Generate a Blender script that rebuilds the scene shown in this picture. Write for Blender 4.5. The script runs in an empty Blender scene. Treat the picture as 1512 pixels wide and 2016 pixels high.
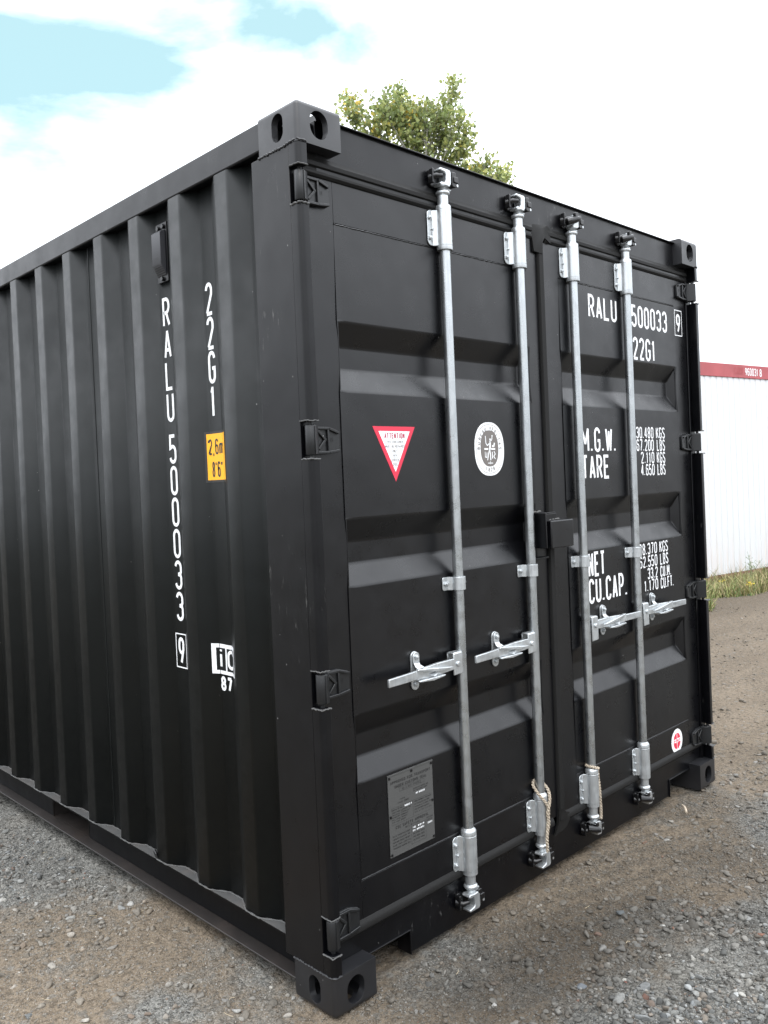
import bpy, bmesh, math, random
import numpy as np
from mathutils import Vector, Matrix, noise
random.seed(7); RNG = np.random.default_rng(7)
R = math.radians
scene = bpy.context.scene
COL = scene.collection

# ------------------------------------------------------------------ camera
FPX = 1659.018
cam_data = bpy.data.cameras.new('camera')
cam_data.sensor_fit = 'VERTICAL'
cam_data.sensor_height = 36.0
cam_data.lens = FPX / 2016.0 * 36.0
cam_data.shift_y = -(1008 - 976.232) / 2016.0
cam_data.clip_start = 0.05
cam_data.clip_end = 1000
cam = bpy.data.objects.new('camera', cam_data)
COL.objects.link(cam)
cam.location = (-1.497893, -1.821309, 1.516396)
cam.rotation_mode = 'XYZ'
cam.rotation_euler = (1.553871, 0.042058, -0.773202)
scene.camera = cam

# ------------------------------------------------------------------ world
SUN_EL, SUN_AZ = R(50), R(215)      # azimuth measured from +Y towards +X
world = bpy.data.worlds.new('World')
scene.world = world
world.use_nodes = True
nt = world.node_tree
nt.nodes.clear()
def N(t, typ, **kw):
    n = t.nodes.new(typ)
    for k, v in kw.items():
        if k.startswith('i_'):
            n.inputs[int(k[2:]) if k[2:].isdigit() else k[2:]].default_value = v
        else:
            setattr(n, k, v)
    return n
def math_node(t, op, a, b=None, clamp=False):
    n = t.nodes.new('ShaderNodeMath'); n.operation = op; n.use_clamp = clamp
    for i, v in enumerate((a, b)):
        if v is None: continue
        if isinstance(v, (int, float)): n.inputs[i].default_value = v
        else: t.links.new(v, n.inputs[i])
    return n.outputs[0]
def mix_col(t, fac, a, b, blend='MIX'):
    n = t.nodes.new('ShaderNodeMix'); n.data_type = 'RGBA'; n.blend_type = blend
    for sock, v in ((n.inputs[0], fac), (n.inputs[6], a), (n.inputs[7], b)):
        if isinstance(v, (int, float)): sock.default_value = v
        elif isinstance(v, tuple): sock.default_value = v if len(v) == 4 else v + (1,)
        else: t.links.new(v, sock)
    return n.outputs[2]
sky = N(nt, 'ShaderNodeTexSky', sky_type='NISHITA', sun_disc=False, sun_elevation=SUN_EL, sun_rotation=SUN_AZ)
sky.air_density = 1.0; sky.dust_density = 1.5; sky.ozone_density = 1.0
tc = N(nt, 'ShaderNodeTexCoord')
mp = N(nt, 'ShaderNodeMapping'); mp.inputs['Scale'].default_value = (1, 1, 2.6)
mp.inputs['Location'].default_value = (1.7, 3.1, 0.2)
nt.links.new(tc.outputs['Generated'], mp.inputs['Vector'])
nz = N(nt, 'ShaderNodeTexNoise'); nz.inputs['Scale'].default_value = 2.6
nz.inputs['Detail'].default_value = 9; nz.inputs['Roughness'].default_value = 0.55; nz.inputs['Distortion'].default_value = 0.25
nt.links.new(mp.outputs[0], nz.inputs['Vector'])
# the blue openings lie in one quarter of the sky (up and to the north)
dot = N(nt, 'ShaderNodeVectorMath', operation='DOT_PRODUCT')
nt.links.new(tc.outputs['Generated'], dot.inputs[0])
dot.inputs[1].default_value = Vector((0.34, 0.815, 0.465)).normalized()
opening = N(nt, 'ShaderNodeMapRange'); nt.links.new(dot.outputs['Value'], opening.inputs[0])
opening.inputs[1].default_value = 0.966; opening.inputs[2].default_value = 1.0
opening.inputs[3].default_value = 0.0; opening.inputs[4].default_value = 0.345
thr = math_node(nt, 'SUBTRACT', nz.outputs[0], opening.outputs[0])
# two thin streaks of blue further along the same deck
for dv, lo_, am in (((0.605, 0.645, 0.468), 0.9975, 0.27), ((0.515, 0.700, 0.495), 0.9982, 0.14)):
    sq = N(nt, 'ShaderNodeMapping'); sq.inputs['Scale'].default_value = (1, 1, 3.4)
    nt.links.new(tc.outputs['Generated'], sq.inputs['Vector'])
    nrm = N(nt, 'ShaderNodeVectorMath', operation='NORMALIZE'); nt.links.new(sq.outputs[0], nrm.inputs[0])
    d2 = N(nt, 'ShaderNodeVectorMath', operation='DOT_PRODUCT'); nt.links.new(nrm.outputs[0], d2.inputs[0])
    d2.inputs[1].default_value = Vector((dv[0], dv[1], dv[2] * 3.4)).normalized()
    o2 = N(nt, 'ShaderNodeMapRange'); nt.links.new(d2.outputs['Value'], o2.inputs[0])
    o2.inputs[1].default_value = lo_; o2.inputs[2].default_value = 1.0; o2.inputs[3].default_value = 0.0; o2.inputs[4].default_value = am
    thr = math_node(nt, 'SUBTRACT', thr, o2.outputs[0])
cl = N(nt, 'ShaderNodeMapRange'); nt.links.new(thr, cl.inputs[0])
cl.inputs[1].default_value = 0.14; cl.inputs[2].default_value = 0.46
cl.inputs[3].default_value = 0.0; cl.inputs[4].default_value = 1.0
skycol = mix_col(nt, 0.75, sky.outputs[0], (4.6, 7.1, 7.4))
HORIZON, ZENITH = 7.4, 34.0
# cloud deck is a little denser (greyer) in places, brightest high up
nz2 = N(nt, 'ShaderNodeTexNoise'); nz2.inputs['Scale'].default_value = 1.3; nz2.inputs['Detail'].default_value = 4
nt.links.new(tc.outputs['Generated'], nz2.inputs['Vector'])
cb = N(nt, 'ShaderNodeMapRange'); nt.links.new(nz2.outputs[0], cb.inputs[0])
cb.inputs[1].default_value = 0.3; cb.inputs[2].default_value = 0.7
cb.inputs[3].default_value = 0.93; cb.inputs[4].default_value = 1.10
# an overcast deck is about three times brighter overhead than at the horizon
zs = N(nt, 'ShaderNodeSeparateXYZ'); nt.links.new(tc.outputs['Generated'], zs.inputs[0])
zr = N(nt, 'ShaderNodeMapRange'); nt.links.new(zs.outputs[2], zr.inputs[0])
zr.inputs[1].default_value = 0.0; zr.inputs[2].default_value = 1.0
zr.inputs[3].default_value = HORIZON; zr.inputs[4].default_value = ZENITH
deck = math_node(nt, 'MULTIPLY', cb.outputs[0], zr.outputs[0])
comb = N(nt, 'ShaderNodeCombineColor')
for i, k_ in enumerate((0.965, 1.0, 1.06)): nt.links.new(math_node(nt, 'MULTIPLY', deck, k_), comb.inputs[i])
full = mix_col(nt, cl.outputs[0], skycol, comb.outputs[0])
bg = N(nt, 'ShaderNodeBackground'); bg.inputs['Strength'].default_value = 0.1
nt.links.new(full, bg.inputs['Color'])
wo = N(nt, 'ShaderNodeOutputWorld'); nt.links.new(bg.outputs[0], wo.inputs[0])

sun_data = bpy.data.lights.new('sun', 'SUN')
sun_data.energy = 0.6; sun_data.angle = R(22); sun_data.color = (1.0, 0.95, 0.87)
sun = bpy.data.objects.new('sun', sun_data); COL.objects.link(sun)
d = Vector((math.sin(SUN_AZ) * math.cos(SUN_EL), math.cos(SUN_AZ) * math.cos(SUN_EL), math.sin(SUN_EL)))
sun.rotation_euler = d.to_track_quat('Z', 'Y').to_euler()
scene.view_settings.view_transform = 'Standard'
scene.view_settings.look = 'None'
scene.view_settings.exposure = 0.6
scene.view_settings.gamma = 1.0

# ------------------------------------------------------------------ helpers
def tag(o, label=None, cat=None, group=None, kind=None):
    if label: o['label'] = label
    if cat: o['category'] = cat
    if group: o['group'] = group
    if kind: o['kind'] = kind
    return o
def empty(name, loc, label, cat, group=None):
    o = bpy.data.objects.new(name, None); COL.objects.link(o)
    o.location = loc; o.empty_display_size = 0.2
    return tag(o, label, cat, group)
def wloc(o):
    v = Vector(o.location)
    while o.parent: o = o.parent; v = v + Vector(o.location)
    return v
class MB:
    """collects faces (world coordinates) for one mesh object"""
    def __init__(s): s.v = []; s.f = []; s.m = []; s.mi = 0; s.M = None
    def add(s, vs, fs, mi=None):
        b = len(s.v)
        for p in vs:
            p = Vector(p)
            s.v.append(tuple(s.M @ p) if s.M else tuple(p))
        for f in fs:
            s.f.append([b + i for i in f]); s.m.append(s.mi if mi is None else mi)
        return s
    def box(s, x0, x1, y0, y1, z0, z1, mi=None):
        vs = [(x, y, z) for z in (z0, z1) for y in (y0, y1) for x in (x0, x1)]
        return s.add(vs, [(0, 2, 3, 1), (4, 5, 7, 6), (0, 1, 5, 4), (2, 6, 7, 3), (0, 4, 6, 2), (1, 3, 7, 5)], mi)
    def prism(s, pts, fn, d0, d1, mi=None):
        """2-D outline pts, fn(a, b, depth) -> 3-D, extruded between depths"""
        n = len(pts)
        vs = [fn(a, b, d0) for a, b in pts] + [fn(a, b, d1) for a, b in pts]
        fs = [list(range(n))[::-1], list(range(n, 2 * n))]
        for i in range(n):
            j = (i + 1) % n; fs.append((i, j, n + j, n + i))
        return s.add(vs, fs, mi)
    def tube(s, pts, r, n=10, cap=True, mi=None):
        pts = [Vector(p) for p in pts]; k = len(pts)
        rs = r if isinstance(r, (list, tuple)) else [r] * k
        vs = []; up = None
        for i, p in enumerate(pts):
            t = (pts[min(i + 1, k - 1)] - pts[max(i - 1, 0)]).normalized()
            if up is None:
                up = Vector((0, 0, 1)) if abs(t.z) < 0.9 else Vector((1, 0, 0))
            a = t.cross(up).normalized(); up = a.cross(t).normalized()
            for j in range(n):
                w = 2 * math.pi * j / n
                vs.append(p + (a * math.cos(w) + up * math.sin(w)) * rs[i])
        fs = [(i * n + j, i * n + (j + 1) % n, (i + 1) * n + (j + 1) % n, (i + 1) * n + j) for i in range(k - 1) for j in range(n)]
        if cap: fs += [list(range(n))[::-1], [(k - 1) * n + j for j in range(n)]]
        return s.add(vs, fs, mi)
    def cyl(s, c, axis, r, l0, l1, n=24, mi=None):
        c = Vector(c); ax = {'x': Vector((1, 0, 0)), 'y': Vector((0, 1, 0)), 'z': Vector((0, 0, 1))}[axis]
        return s.tube([c + ax * l0, c + ax * l1], r, n, True, mi)
    def lathe(s, c, prof, n=28, mi=None):
        """prof: (radius, z) pairs round a vertical axis at c=(x, y)"""
        vs = []
        for r, z in prof:
            for j in range(n):
                w = 2 * math.pi * j / n
                vs.append((c[0] + r * math.cos(w), c[1] + r * math.sin(w), z))
        k = len(prof)
        fs = [(i * n + j, i * n + (j + 1) % n, (i + 1) * n + (j + 1) % n, (i + 1) * n + j) for i in range(k - 1) for j in range(n)]
        fs += [list(range(n))[::-1], [(k - 1) * n + j for j in range(n)]]
        return s.add(vs, fs, mi)
    def build(s, name, mats, parent=None, bevel=0, smooth=True, recalc=True, ang=35, segs=2):
        me = bpy.data.meshes.new(name)
        off = wloc(parent) if parent else Vector((0, 0, 0))
        me.from_pydata([(x - off.x, y - off.y, z - off.z) for x, y, z in s.v], [], s.f)
        if not isinstance(mats, (list, tuple)): mats = [mats]
        for m in mats: me.materials.append(m)
        if len(mats) > 1: me.polygons.foreach_set('material_index', s.m)
        if recalc:
            bm = bmesh.new(); bm.from_mesh(me)
            bmesh.ops.recalc_face_normals(bm, faces=bm.faces[:]); bm.to_mesh(me); bm.free()
        if smooth:
            me.shade_smooth(); me.set_sharp_from_angle(angle=R(ang))
        me.update()
        o = bpy.data.objects.new(name, me); COL.objects.link(o)
        if parent: o.parent = parent
        if bevel:
            b = o.modifiers.new('edge', 'BEVEL'); b.width = bevel; b.segments = segs
            b.limit_method = 'ANGLE'; b.angle_limit = R(40); b.harden_normals = False
        return o
def XZ(y0=0.0):   # outline in (x, z), depth towards -y
    return lambda a, b, d: (a, y0 - d, b)
def YZ(x0=0.0):   # outline in (y, z), depth towards -x
    return lambda a, b, d: (x0 - d, a, b)
def XY(z0=0.0):
    return lambda a, b, d: (a, b, z0 + d)
def rrect(x0, x1, z0, z1, r, n=5):
    pts = []
    rs = r if isinstance(r, (tuple, list)) else (r,) * 4   # order: right-top, left-top, left-bottom, right-bottom
    for (cx, cz, a0, rr) in ((x1, z1, 0, rs[0]), (x0, z1, 90, rs[1]), (x0, z0, 180, rs[2]), (x1, z0, 270, rs[3])):
        sx = -1 if cx == x1 else 1; sz = -1 if cz == z1 else 1
        if rr <= 0: pts.append((cx, cz)); continue
        for i in range(n + 1):
            a = R(a0 + 90 * i / n)
            pts.append((cx + sx * rr + rr * math.cos(a), cz + sz * rr + rr * math.sin(a)))
    return pts

# ------------------------------------------------------------------ materials
def new_mat(name):
    m = bpy.data.materials.new(name); m.use_nodes = True
    t = m.node_tree; b = t.nodes['Principled BSDF']
    return m, t, b
def plain(name, col, rough=0.5, metal=0.0, spec=0.5):
    m, t, b = new_mat(name)
    b.inputs['Base Color'].default_value = col + (1,)
    b.inputs['Roughness'].default_value = rough; b.inputs['Metallic'].default_value = metal
    b.inputs['Specular IOR Level'].default_value = spec
    return m
def coords(t, scale=(1, 1, 1)):
    g = N(t, 'ShaderNodeNewGeometry')
    mpn = N(t, 'ShaderNodeMapping'); mpn.inputs['Scale'].default_value = scale
    t.links.new(g.outputs['Position'], mpn.inputs['Vector'])
    return mpn.outputs[0]
def noise_tex(t, vec, scale, detail=3, rough=0.5):
    n = N(t, 'ShaderNodeTexNoise'); n.inputs['Scale'].default_value = scale
    n.inputs['Detail'].default_value = detail; n.inputs['Roughness'].default_value = rough
    t.links.new(vec, n.inputs['Vector']); return n.outputs[0]
def rng(t, v, a, b, c, d):
    n = N(t, 'ShaderNodeMapRange'); t.links.new(v, n.inputs[0])
    for i, x in zip((1, 2, 3, 4), (a, b, c, d)): n.inputs[i].default_value = x
    return n.outputs[0]
def paint(name, col, rough=0.42, scuff=0.0, dust=True, spec=0.44, rust=0.0):
    m, t, b = new_mat(name)
    P = coords(t)
    big = noise_tex(t, P, 2.3, 4, 0.6)
    c = mix_col(t, rng(t, big, 0.35, 0.7, 0, 1), col, tuple(min(1, v * 1.3 + 0.0003) for v in col))
    if dust:
        v = N(t, 'ShaderNodeTexVoronoi'); v.inputs['Scale'].default_value = 26; v.inputs['Randomness'].default_value = 1
        t.links.new(P, v.inputs['Vector'])
        sep = N(t, 'ShaderNodeSeparateColor'); t.links.new(v.outputs['Color'], sep.inputs[0])
        size = rng(t, sep.outputs[0], 0.80, 1.0, 0.0, 0.055)
        speck = math_node(t, 'LESS_THAN', v.outputs['Distance'], size)
        c = mix_col(t, math_node(t, 'MULTIPLY', speck, 0.55), c, (0.30, 0.30, 0.29))
        # faint film of dust towards blotches
        f = noise_tex(t, coords(t, (1, 1, 0.35)), 7, 6, 0.7)
        c = mix_col(t, rng(t, f, 0.5, 0.85, 0, 0.007), c, (0.22, 0.20, 0.18))
    if scuff:
        s1 = noise_tex(t, coords(t, (9, 9, 2.2)), 6, 8, 0.72)
        s2 = noise_tex(t, P, 2.9, 2)
        k = math_node(t, 'MULTIPLY', rng(t, s1, 0.60, 0.66, 0, 1), rng(t, s2, 0.54, 0.62, 0, scuff), True)
        c = mix_col(t, k, c, (0.20, 0.20, 0.19))
    if rust:
        s3 = noise_tex(t, coords(t, (1.5, 1.5, 8)), 5, 7, 0.7)
        c = mix_col(t, rng(t, s3, 0.5, 0.75, 0, rust), c, (0.17, 0.125, 0.10))
    t.links.new(c, b.inputs['Base Color'])
    r1 = noise_tex(t, P, 11, 5, 0.6)
    t.links.new(rng(t, r1, 0.3, 0.7, rough - 0.05, rough + 0.09), b.inputs['Roughness'])
    b.inputs['Specular IOR Level'].default_value = spec
    # orange-peel and very slight sheet waviness
    n1 = noise_tex(t, P, 420, 2); n2 = noise_tex(t, P, 3.1, 2)
    bp = N(t, 'ShaderNodeBump'); bp.inputs['Strength'].default_value = 0.10; bp.inputs['Distance'].default_value = 0.001
    t.links.new(n1, bp.inputs['Height'])
    bp2 = N(t, 'ShaderNodeBump'); bp2.inputs['Strength'].default_value = 0.30; bp2.inputs['Distance'].default_value = 0.02
    t.links.new(n2, bp2.inputs['Height']); t.links.new(bp.outputs[0], bp2.inputs['Normal'])
    t.links.new(bp2.outputs[0], b.inputs['Normal'])
    return m
BLK = (0.020, 0.0212, 0.0222)
M_door = paint('black satin door paint', (0.0015, 0.0016, 0.0023), 0.29)
M_side = paint('black satin wall paint', (0.0055, 0.0065, 0.0064), 0.42, spec=0.19)
M_frame = paint('black frame paint', (0.0012, 0.0013, 0.0020), 0.31, spec=0.33, scuff=0.4)
M_cast = paint('black casting paint', (0.0042, 0.0045, 0.0060), 0.44, spec=0.75, scuff=0.8)
M_rail = paint('dusty black rail paint', (0.013, 0.0108, 0.0098), 0.48, rust=0.10)
M_webshade = paint('shade-darkened black web paint', (0.0015, 0.0015, 0.0018), 0.45, spec=.15)  # black paint, dulled so its colour carries the top flange's shadow
M_vent = plain('smooth vent plastic', (0.030, 0.031, 0.036), 0.4, spec=.6)
M_ledge = paint('dusty ledge paint', (0.055, 0.055, 0.054), 0.55, rust=0.2)
M_gask = plain('dull rubber', (0.010, 0.0098, 0.0095), 0.55, spec=0.18)
M_hinge = paint('black forged hinge', (0.008, 0.0085, 0.0092), 0.34, scuff=0.35)
M_keep = plain('black keeper paint', (0.004, 0.004, 0.0045), 0.34)
M_dark = plain('unlit inside', (0.006, 0.006, 0.006), 0.8)
M_caulk = plain('smeared grey sealant', (0.16, 0.165, 0.16), 0.5)
def text_mat(name, col, rough=0.45):
    m, t, b = new_mat(name)
    n = noise_tex(t, coords(t), 60, 4, 0.6)
    c = mix_col(t, rng(t, n, 0.4, 0.8, 0, 0.25), col, tuple(v * 0.75 for v in col))
    t.links.new(c, b.inputs['Base Color']); b.inputs['Roughness'].default_value = rough
    return m
M_white = text_mat('white vinyl', (0.78, 0.79, 0.80))
M_red = text_mat('red vinyl', (0.62, 0.025, 0.06))
M_redtxt = text_mat('dark red ink', (0.40, 0.03, 0.07))
M_ink = text_mat('black ink', (0.02, 0.02, 0.02))
M_grink = text_mat('grey ink', (0.14, 0.125, 0.115))
M_yellow = text_mat('amber vinyl', (0.90, 0.42, 0.012))
M_plate = None
def galv(name, base=(0.50, 0.525, 0.535), rough=0.31, metal=0.95):
    m, t, b = new_mat(name)
    P = coords(t)
    v = N(t, 'ShaderNodeTexVoronoi'); v.inputs['Scale'].default_value = 55; t.links.new(coords(t, (1, 1, 0.45)), v.inputs['Vector'])
    sep = N(t, 'ShaderNodeSeparateColor'); t.links.new(v.outputs['Color'], sep.inputs[0])
    st = noise_tex(t, coords(t, (30, 30, 1.2)), 5, 6, 0.7)
    c = mix_col(t, rng(t, sep.outputs[0], 0, 1, 0, 0.45), base, tuple(x * 0.72 for x in base))
    c = mix_col(t, rng(t, st, 0.5, 0.72, 0, 0.5), c, (0.27, 0.29, 0.32))
    t.links.new(c, b.inputs['Base Color'])
    t.links.new(rng(t, noise_tex(t, P, 35, 4), 0.3, 0.7, rough - 0.07, rough + 0.1), b.inputs['Roughness'])
    b.inputs['Metallic'].default_value = metal
    bp = N(t, 'ShaderNodeBump'); bp.inputs['Strength'].default_value = 0.25; bp.inputs['Distance'].default_value = 0.001
    t.links.new(noise_tex(t, P, 160, 3), bp.inputs['Height']); t.links.new(bp.outputs[0], b.inputs['Normal'])
    return m
M_galv = galv('galvanised tube')
M_galvc = galv('galvanised castings', (0.58, 0.605, 0.615), 0.36, 0.8)
M_galvd = plain('grey data plate', (0.060, 0.060, 0.058), 0.5, 0.0)

# ------------------------------------------------------------------ stroke lettering
def arc(cx, cy, rx, ry, a0, a1, n=9):
    return [(cx + rx * math.cos(R(a0 + (a1 - a0) * i / n)), cy + ry * math.sin(R(a0 + (a1 - a0) * i / n))) for i in range(n + 1)]
K = 0.2
GL = {
 '0': [arc(.5, 1-K, .5, K, 0, 180) + arc(.5, K, .5, K, 180, 360) + [(1, 1-K)]],
 '1': [[(.55, 0), (.55, 1)], [(.08, .80), (.55, .97)]],
 '2': [arc(.5, 1-K, .5, K, 178, 0) + [(.98, .66), (.04, .03)], [(0, 0), (1, 0)]],
 '3': [arc(.5, 1-K, .5, K, 170, 0) + [(1, .64), (.88, .55), (.45, .525)], [(.45, .525), (.88, .5), (1, .4), (1, K)] + arc(.5, K, .5, K, 0, -172)],
 '4': [[(.72, 0), (.72, 1)], [(.66, 1), (0, .27)], [(-.02, .25), (1, .25)]],
 '5': [[(.93, 1), (.08, 1), (.04, .54)] + arc(.5, .6-K, .5, K, 140, 0) + [(1, K)] + arc(.5, K, .5, K, 0, -172)],
 '6': [arc(.5, 1-K, .5, K, 15, 180) + [(0, K)] + arc(.5, K, .5, K, 180, 360) + arc(.5, .6-K, .5, K, 0, 165)],
 '7': [[(0, 1), (1, 1)], [(1, 1), (.35, 0)]],
 '8': [arc(.5, .76, .44, .24, 0, 360, 18), arc(.5, .26, .5, .26, 0, 360, 18)],
 '9': [arc(.5, 1-K, .5, K, 0, 180) + arc(.5, .42+K, .5, K, 180, 360) + [(1, 1-K)], [(1, .7), (.96, .55), (.4, 0)]],
 'A': [[(0, 0), (.5, 1)], [(.5, 1), (1, 0)], [(.16, .27), (.84, .27)]],
 'B': [[(0, 0), (0, 1), (.5, 1)] + arc(.5, .76, .45, .24, 90, -90, 6) + [(0, .52)], [(.5, .52)] + arc(.5, .26, .5, .26, 90, -90, 6) + [(0, 0)]],
 'C': [arc(.5, 1-K, .5, K, 0, 180) + arc(.5, K, .5, K, 180, 360)],
 'D': [[(0, 0), (0, 1), (.5, 1)] + arc(.5, 1-K, .5, K, 90, 0) + arc(.5, K, .5, K, 0, -90) + [(0, 0)]],
 'E': [[(1, 1), (0, 1), (0, 0), (1, 0)], [(0, .52), (.8, .52)]],
 'F': [[(1, 1), (0, 1), (0, 0)], [(0, .52), (.8, .52)]],
 'G': [arc(.5, 1-K, .5, K, 0, 180) + arc(.5, K, .5, K, 180, 360) + [(1, .46), (.55, .46)]],
 'H': [[(0, 0), (0, 1)], [(1, 0), (1, 1)], [(0, .5), (1, .5)]],
 'I': [[(.5, 0), (.5, 1)]],
 'K': [[(0, 0), (0, 1)], [(1, 1), (.02, .42)], [(.35, .6), (1, 0)]],
 'L': [[(0, 1), (0, 0), (1, 0)]],
 'M': [[(0, 0), (0, 1)], [(0, 1), (.5, .3)], [(.5, .3), (1, 1)], [(1, 1), (1, 0)]],
 'N': [[(0, 0), (0, 1)], [(0, 1), (1, 0)], [(1, 0), (1, 1)]],
 'O': [arc(.5, 1-K, .5, K, 0, 180) + arc(.5, K, .5, K, 180, 360) + [(1, 1-K)]],
 'P': [[(0, 0), (0, 1), (.5, 1)] + arc(.5, .73, .5, .27, 90, -90, 8) + [(0, .46)]],
 'R': [[(0, 0), (0, 1), (.5, 1)] + arc(.5, .74, .5, .26, 90, -90, 8) + [(0, .48)], [(.5, .48), (1, 0)]],
 'S': [arc(.5, 1-K, .5, K, 10, 180) + [(.04, .66), (.96, .36), (1, K)] + arc(.5, K, .5, K, 0, -172)],
 'T': [[(0, 1), (1, 1)], [(.5, 1), (.5, 0)]],
 'U': [[(0, 1), (0, K)] + arc(.5, K, .5, K, 180, 360) + [(1, 1)]],
 'V': [[(0, 1), (.5, 0)], [(.5, 0), (1, 1)]],
 'W': [[(0, 1), (.24, 0)], [(.24, 0), (.5, .9)], [(.5, .9), (.76, 0)], [(.76, 0), (1, 1)]],
 'X': [[(0, 0), (1, 1)], [(0, 1), (1, 0)]],
 'Y': [[(0, 1), (.5, .48), (1, 1)], [(.5, .48), (.5, 0)]],
 '.': [[(.1, 0), (.1, .09)]], ',': [[(.2, .03), (0, -.16)]], "'": [[(.1, 1), (.1, .8)]], '"': [[(.1, 1), (.1, .8)], [(.6, 1), (.6, .8)]],
 '-': [[(.1, .5), (.9, .5)]], ':': [[(.1, .1), (.1, .13)], [(.1, .6), (.1, .63)]],
 'm': [[(0, 0), (0, .68)], [(0, .5)] + arc(.25, .52, .25, .16, 180, 0, 6) + [(.5, 0)], [(.5, .5)] + arc(.75, .52, .25, .16, 180, 0, 6) + [(1, 0)]],
 'i': [[(.5, 0), (.5, .7)], [(.5, .86), (.5, .97)]],
 'c': [arc(.5, .72-K, .5, K, 15, 180, 6) + arc(.5, K, .5, K, 180, 345, 6)],
 'h': [[(0, 0), (0, 1)], [(0, .5)] + arc(.5, .5, .5, .2, 180, 0, 6) + [(1, 0)]],
}
WID = {'.': .16, ',': .2, "'": .16, '"': .5, 'I': .3, '1': .62, ' ': .55, 'W': 1.25, 'M': 1.3, 'm': 1.35, 'i': .3, ':': .16}
def ribbon(mb, pts, w, fn, lift, mi=None):
    """flat mitred band of width w along pts; fn(u, v, lift) -> 3-D"""
    P = [Vector(p) for p in pts]
    Q = [P[0]]
    for p in P[1:-1]:
        if (p - Q[-1]).length > w * 0.28: Q.append(p)
    if len(Q) > 1 and (P[-1] - Q[-1]).length < w * 0.28: Q[-1] = P[-1]
    else: Q.append(P[-1])
    P = Q
    closed = len(P) > 3 and (P[0] - P[-1]).length < w * 0.3
    if closed: P = P[:-1] if (P[0] - P[-1]).length < 1e-6 else P
    n = len(P)
    if n < 2: return
    L = []; Rr = []
    for i in range(n):
        a = P[i - 1] if (i > 0 or closed) else None
        b = P[(i + 1) % n] if (i < n - 1 or closed) else None
        d0 = (P[i] - a).normalized() if a is not None else None
        d1 = (b - P[i]).normalized() if b is not None else None
        if d0 is None: d0 = d1
        if d1 is None: d1 = d0
        t = d0 + d1
        t = t.normalized() if t.length > 1e-4 else d0
        nn = Vector((-t.y, t.x)); c = max(0.45, abs(nn.dot(Vector((-d0.y, d0.x)))))
        L.append(P[i] + nn * w / 2 / c); Rr.append(P[i] - nn * w / 2 / c)
    vs = [fn(p.x, p.y, lift) for p in L] + [fn(p.x, p.y, lift) for p in Rr]
    fs = [(i, (i + 1) % n, n + (i + 1) % n, n + i) for i in range(n if closed else n - 1)]
    mb.add(vs, fs, mi)
def write(mb, s, u0, u1, v0, v1, fn, stroke=None, mi=None, gap=.34, aspect=None, vertical=False, lift=0.0006):
    """fits string s into the box u0..u1, v0..v1 (u0 may exceed u1 to flip)"""
    h = v1 - v0; sw = stroke or h * 0.105
    sg = 1 if u1 > u0 else -1
    W = abs(u1 - u0)
    tot = sum(WID.get(c, 1) for c in s) + gap * (len(s) - 1)
    # letter unit width so that the string fills W, the half stroke kept inside
    unit = (W - sw * len(s)) / tot if len(s) > 1 else W - sw
    unit = max(unit, h * .04)
    x = sw / 2
    k = 0
    for c in s:
        wl = WID.get(c, 1) * unit
        if c in GL:
            for st in GL[c]:
                pts = [(u0 + sg * (x + a * wl), v0 + sw / 2 + b * (h - sw)) for a, b in st]
                ribbon(mb, pts, sw, fn, lift + 0.00004 * (k % 5), mi); k += 1
        x += wl + gap * unit + sw
    return mb
def ringframe(mb, u0, u1, v0, v1, w, fn, lift, mi=None):
    ribbon(mb, [(u0, v0), (u1, v0), (u1, v1), (u0, v1), (u0, v0)], w, fn, lift, mi)

# ================================================================== THE BLACK CONTAINER
W, H, LN = 2.438, 2.591, 6.058
box_ = empty('shipping_container', (W / 2, LN / 2, 0), 'black twenty foot shipping container with closed galvanised-barred double doors, standing on the gravel', 'shipping container')

# ---- corner castings (hollow boxes with oblong holes)
CW, CL, CH = 0.162, 0.178, 0.118
def casting_mesh():
    bm = bmesh.new()
    bmesh.ops.create_cube(bm, size=1)
    for v in bm.verts: v.co = Vector(((v.co.x + .5) * CW, (v.co.y + .5) * CL, (v.co.z + .5) * CH))
    vert = [e for e in bm.edges if abs(e.verts[0].co.x) < 1e-5 and abs(e.verts[1].co.x) < 1e-5 and abs(e.verts[0].co.y) < 1e-5 and abs(e.verts[1].co.y) < 1e-5]
    vert += [e for e in bm.edges if min(v.co.z for v in e.verts) > CH - 1e-5 and (max(v.co.x for v in e.verts) < 1e-5 or max(v.co.y for v in e.verts) < 1e-5)]
    bmesh.ops.bevel(bm, geom=vert, offset=0.015, segments=6, affect='EDGES', profile=0.5)
    me = bpy.data.meshes.new('c'); bm.to_mesh(me); bm.free()
    o = bpy.data.objects.new('c', me); COL.objects.link(o)
    cut = MB()
    def slot(pts, fn, d0, d1): cut.prism(pts, fn, d0, d1)
    cutters = []
    for which in range(4):
        c = MB()
        if which == 0: c.box(.022, CW - .022, .022, CL - .022, .024, CH - .024)
        if which == 1: c.prism(rrect(.048, .114, .020, .100, .0325, 8), XZ(0), .05, -.05)
        if which == 2: c.prism(rrect(.062, .114, .020, .100, .0255, 8), YZ(0), .05, -.05)
        if which == 3: c.prism(rrect(.049, .113, .03, .148, .031, 8), XY(0), .06, .2)
        oc = c.build('k', M_dark, None, smooth=False); cutters.append(oc)
        md = o.modifiers.new('b', 'BOOLEAN'); md.operation = 'DIFFERENCE'; md.solver = 'EXACT'; md.object = oc
    dg = bpy.context.evaluated_depsgraph_get()
    m2 = bpy.data.meshes.new_from_object(o.evaluated_get(dg))
    for x in cutters + [o]: bpy.data.objects.remove(x, do_unlink=True)
    return m2
cm = casting_mesh()
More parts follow.
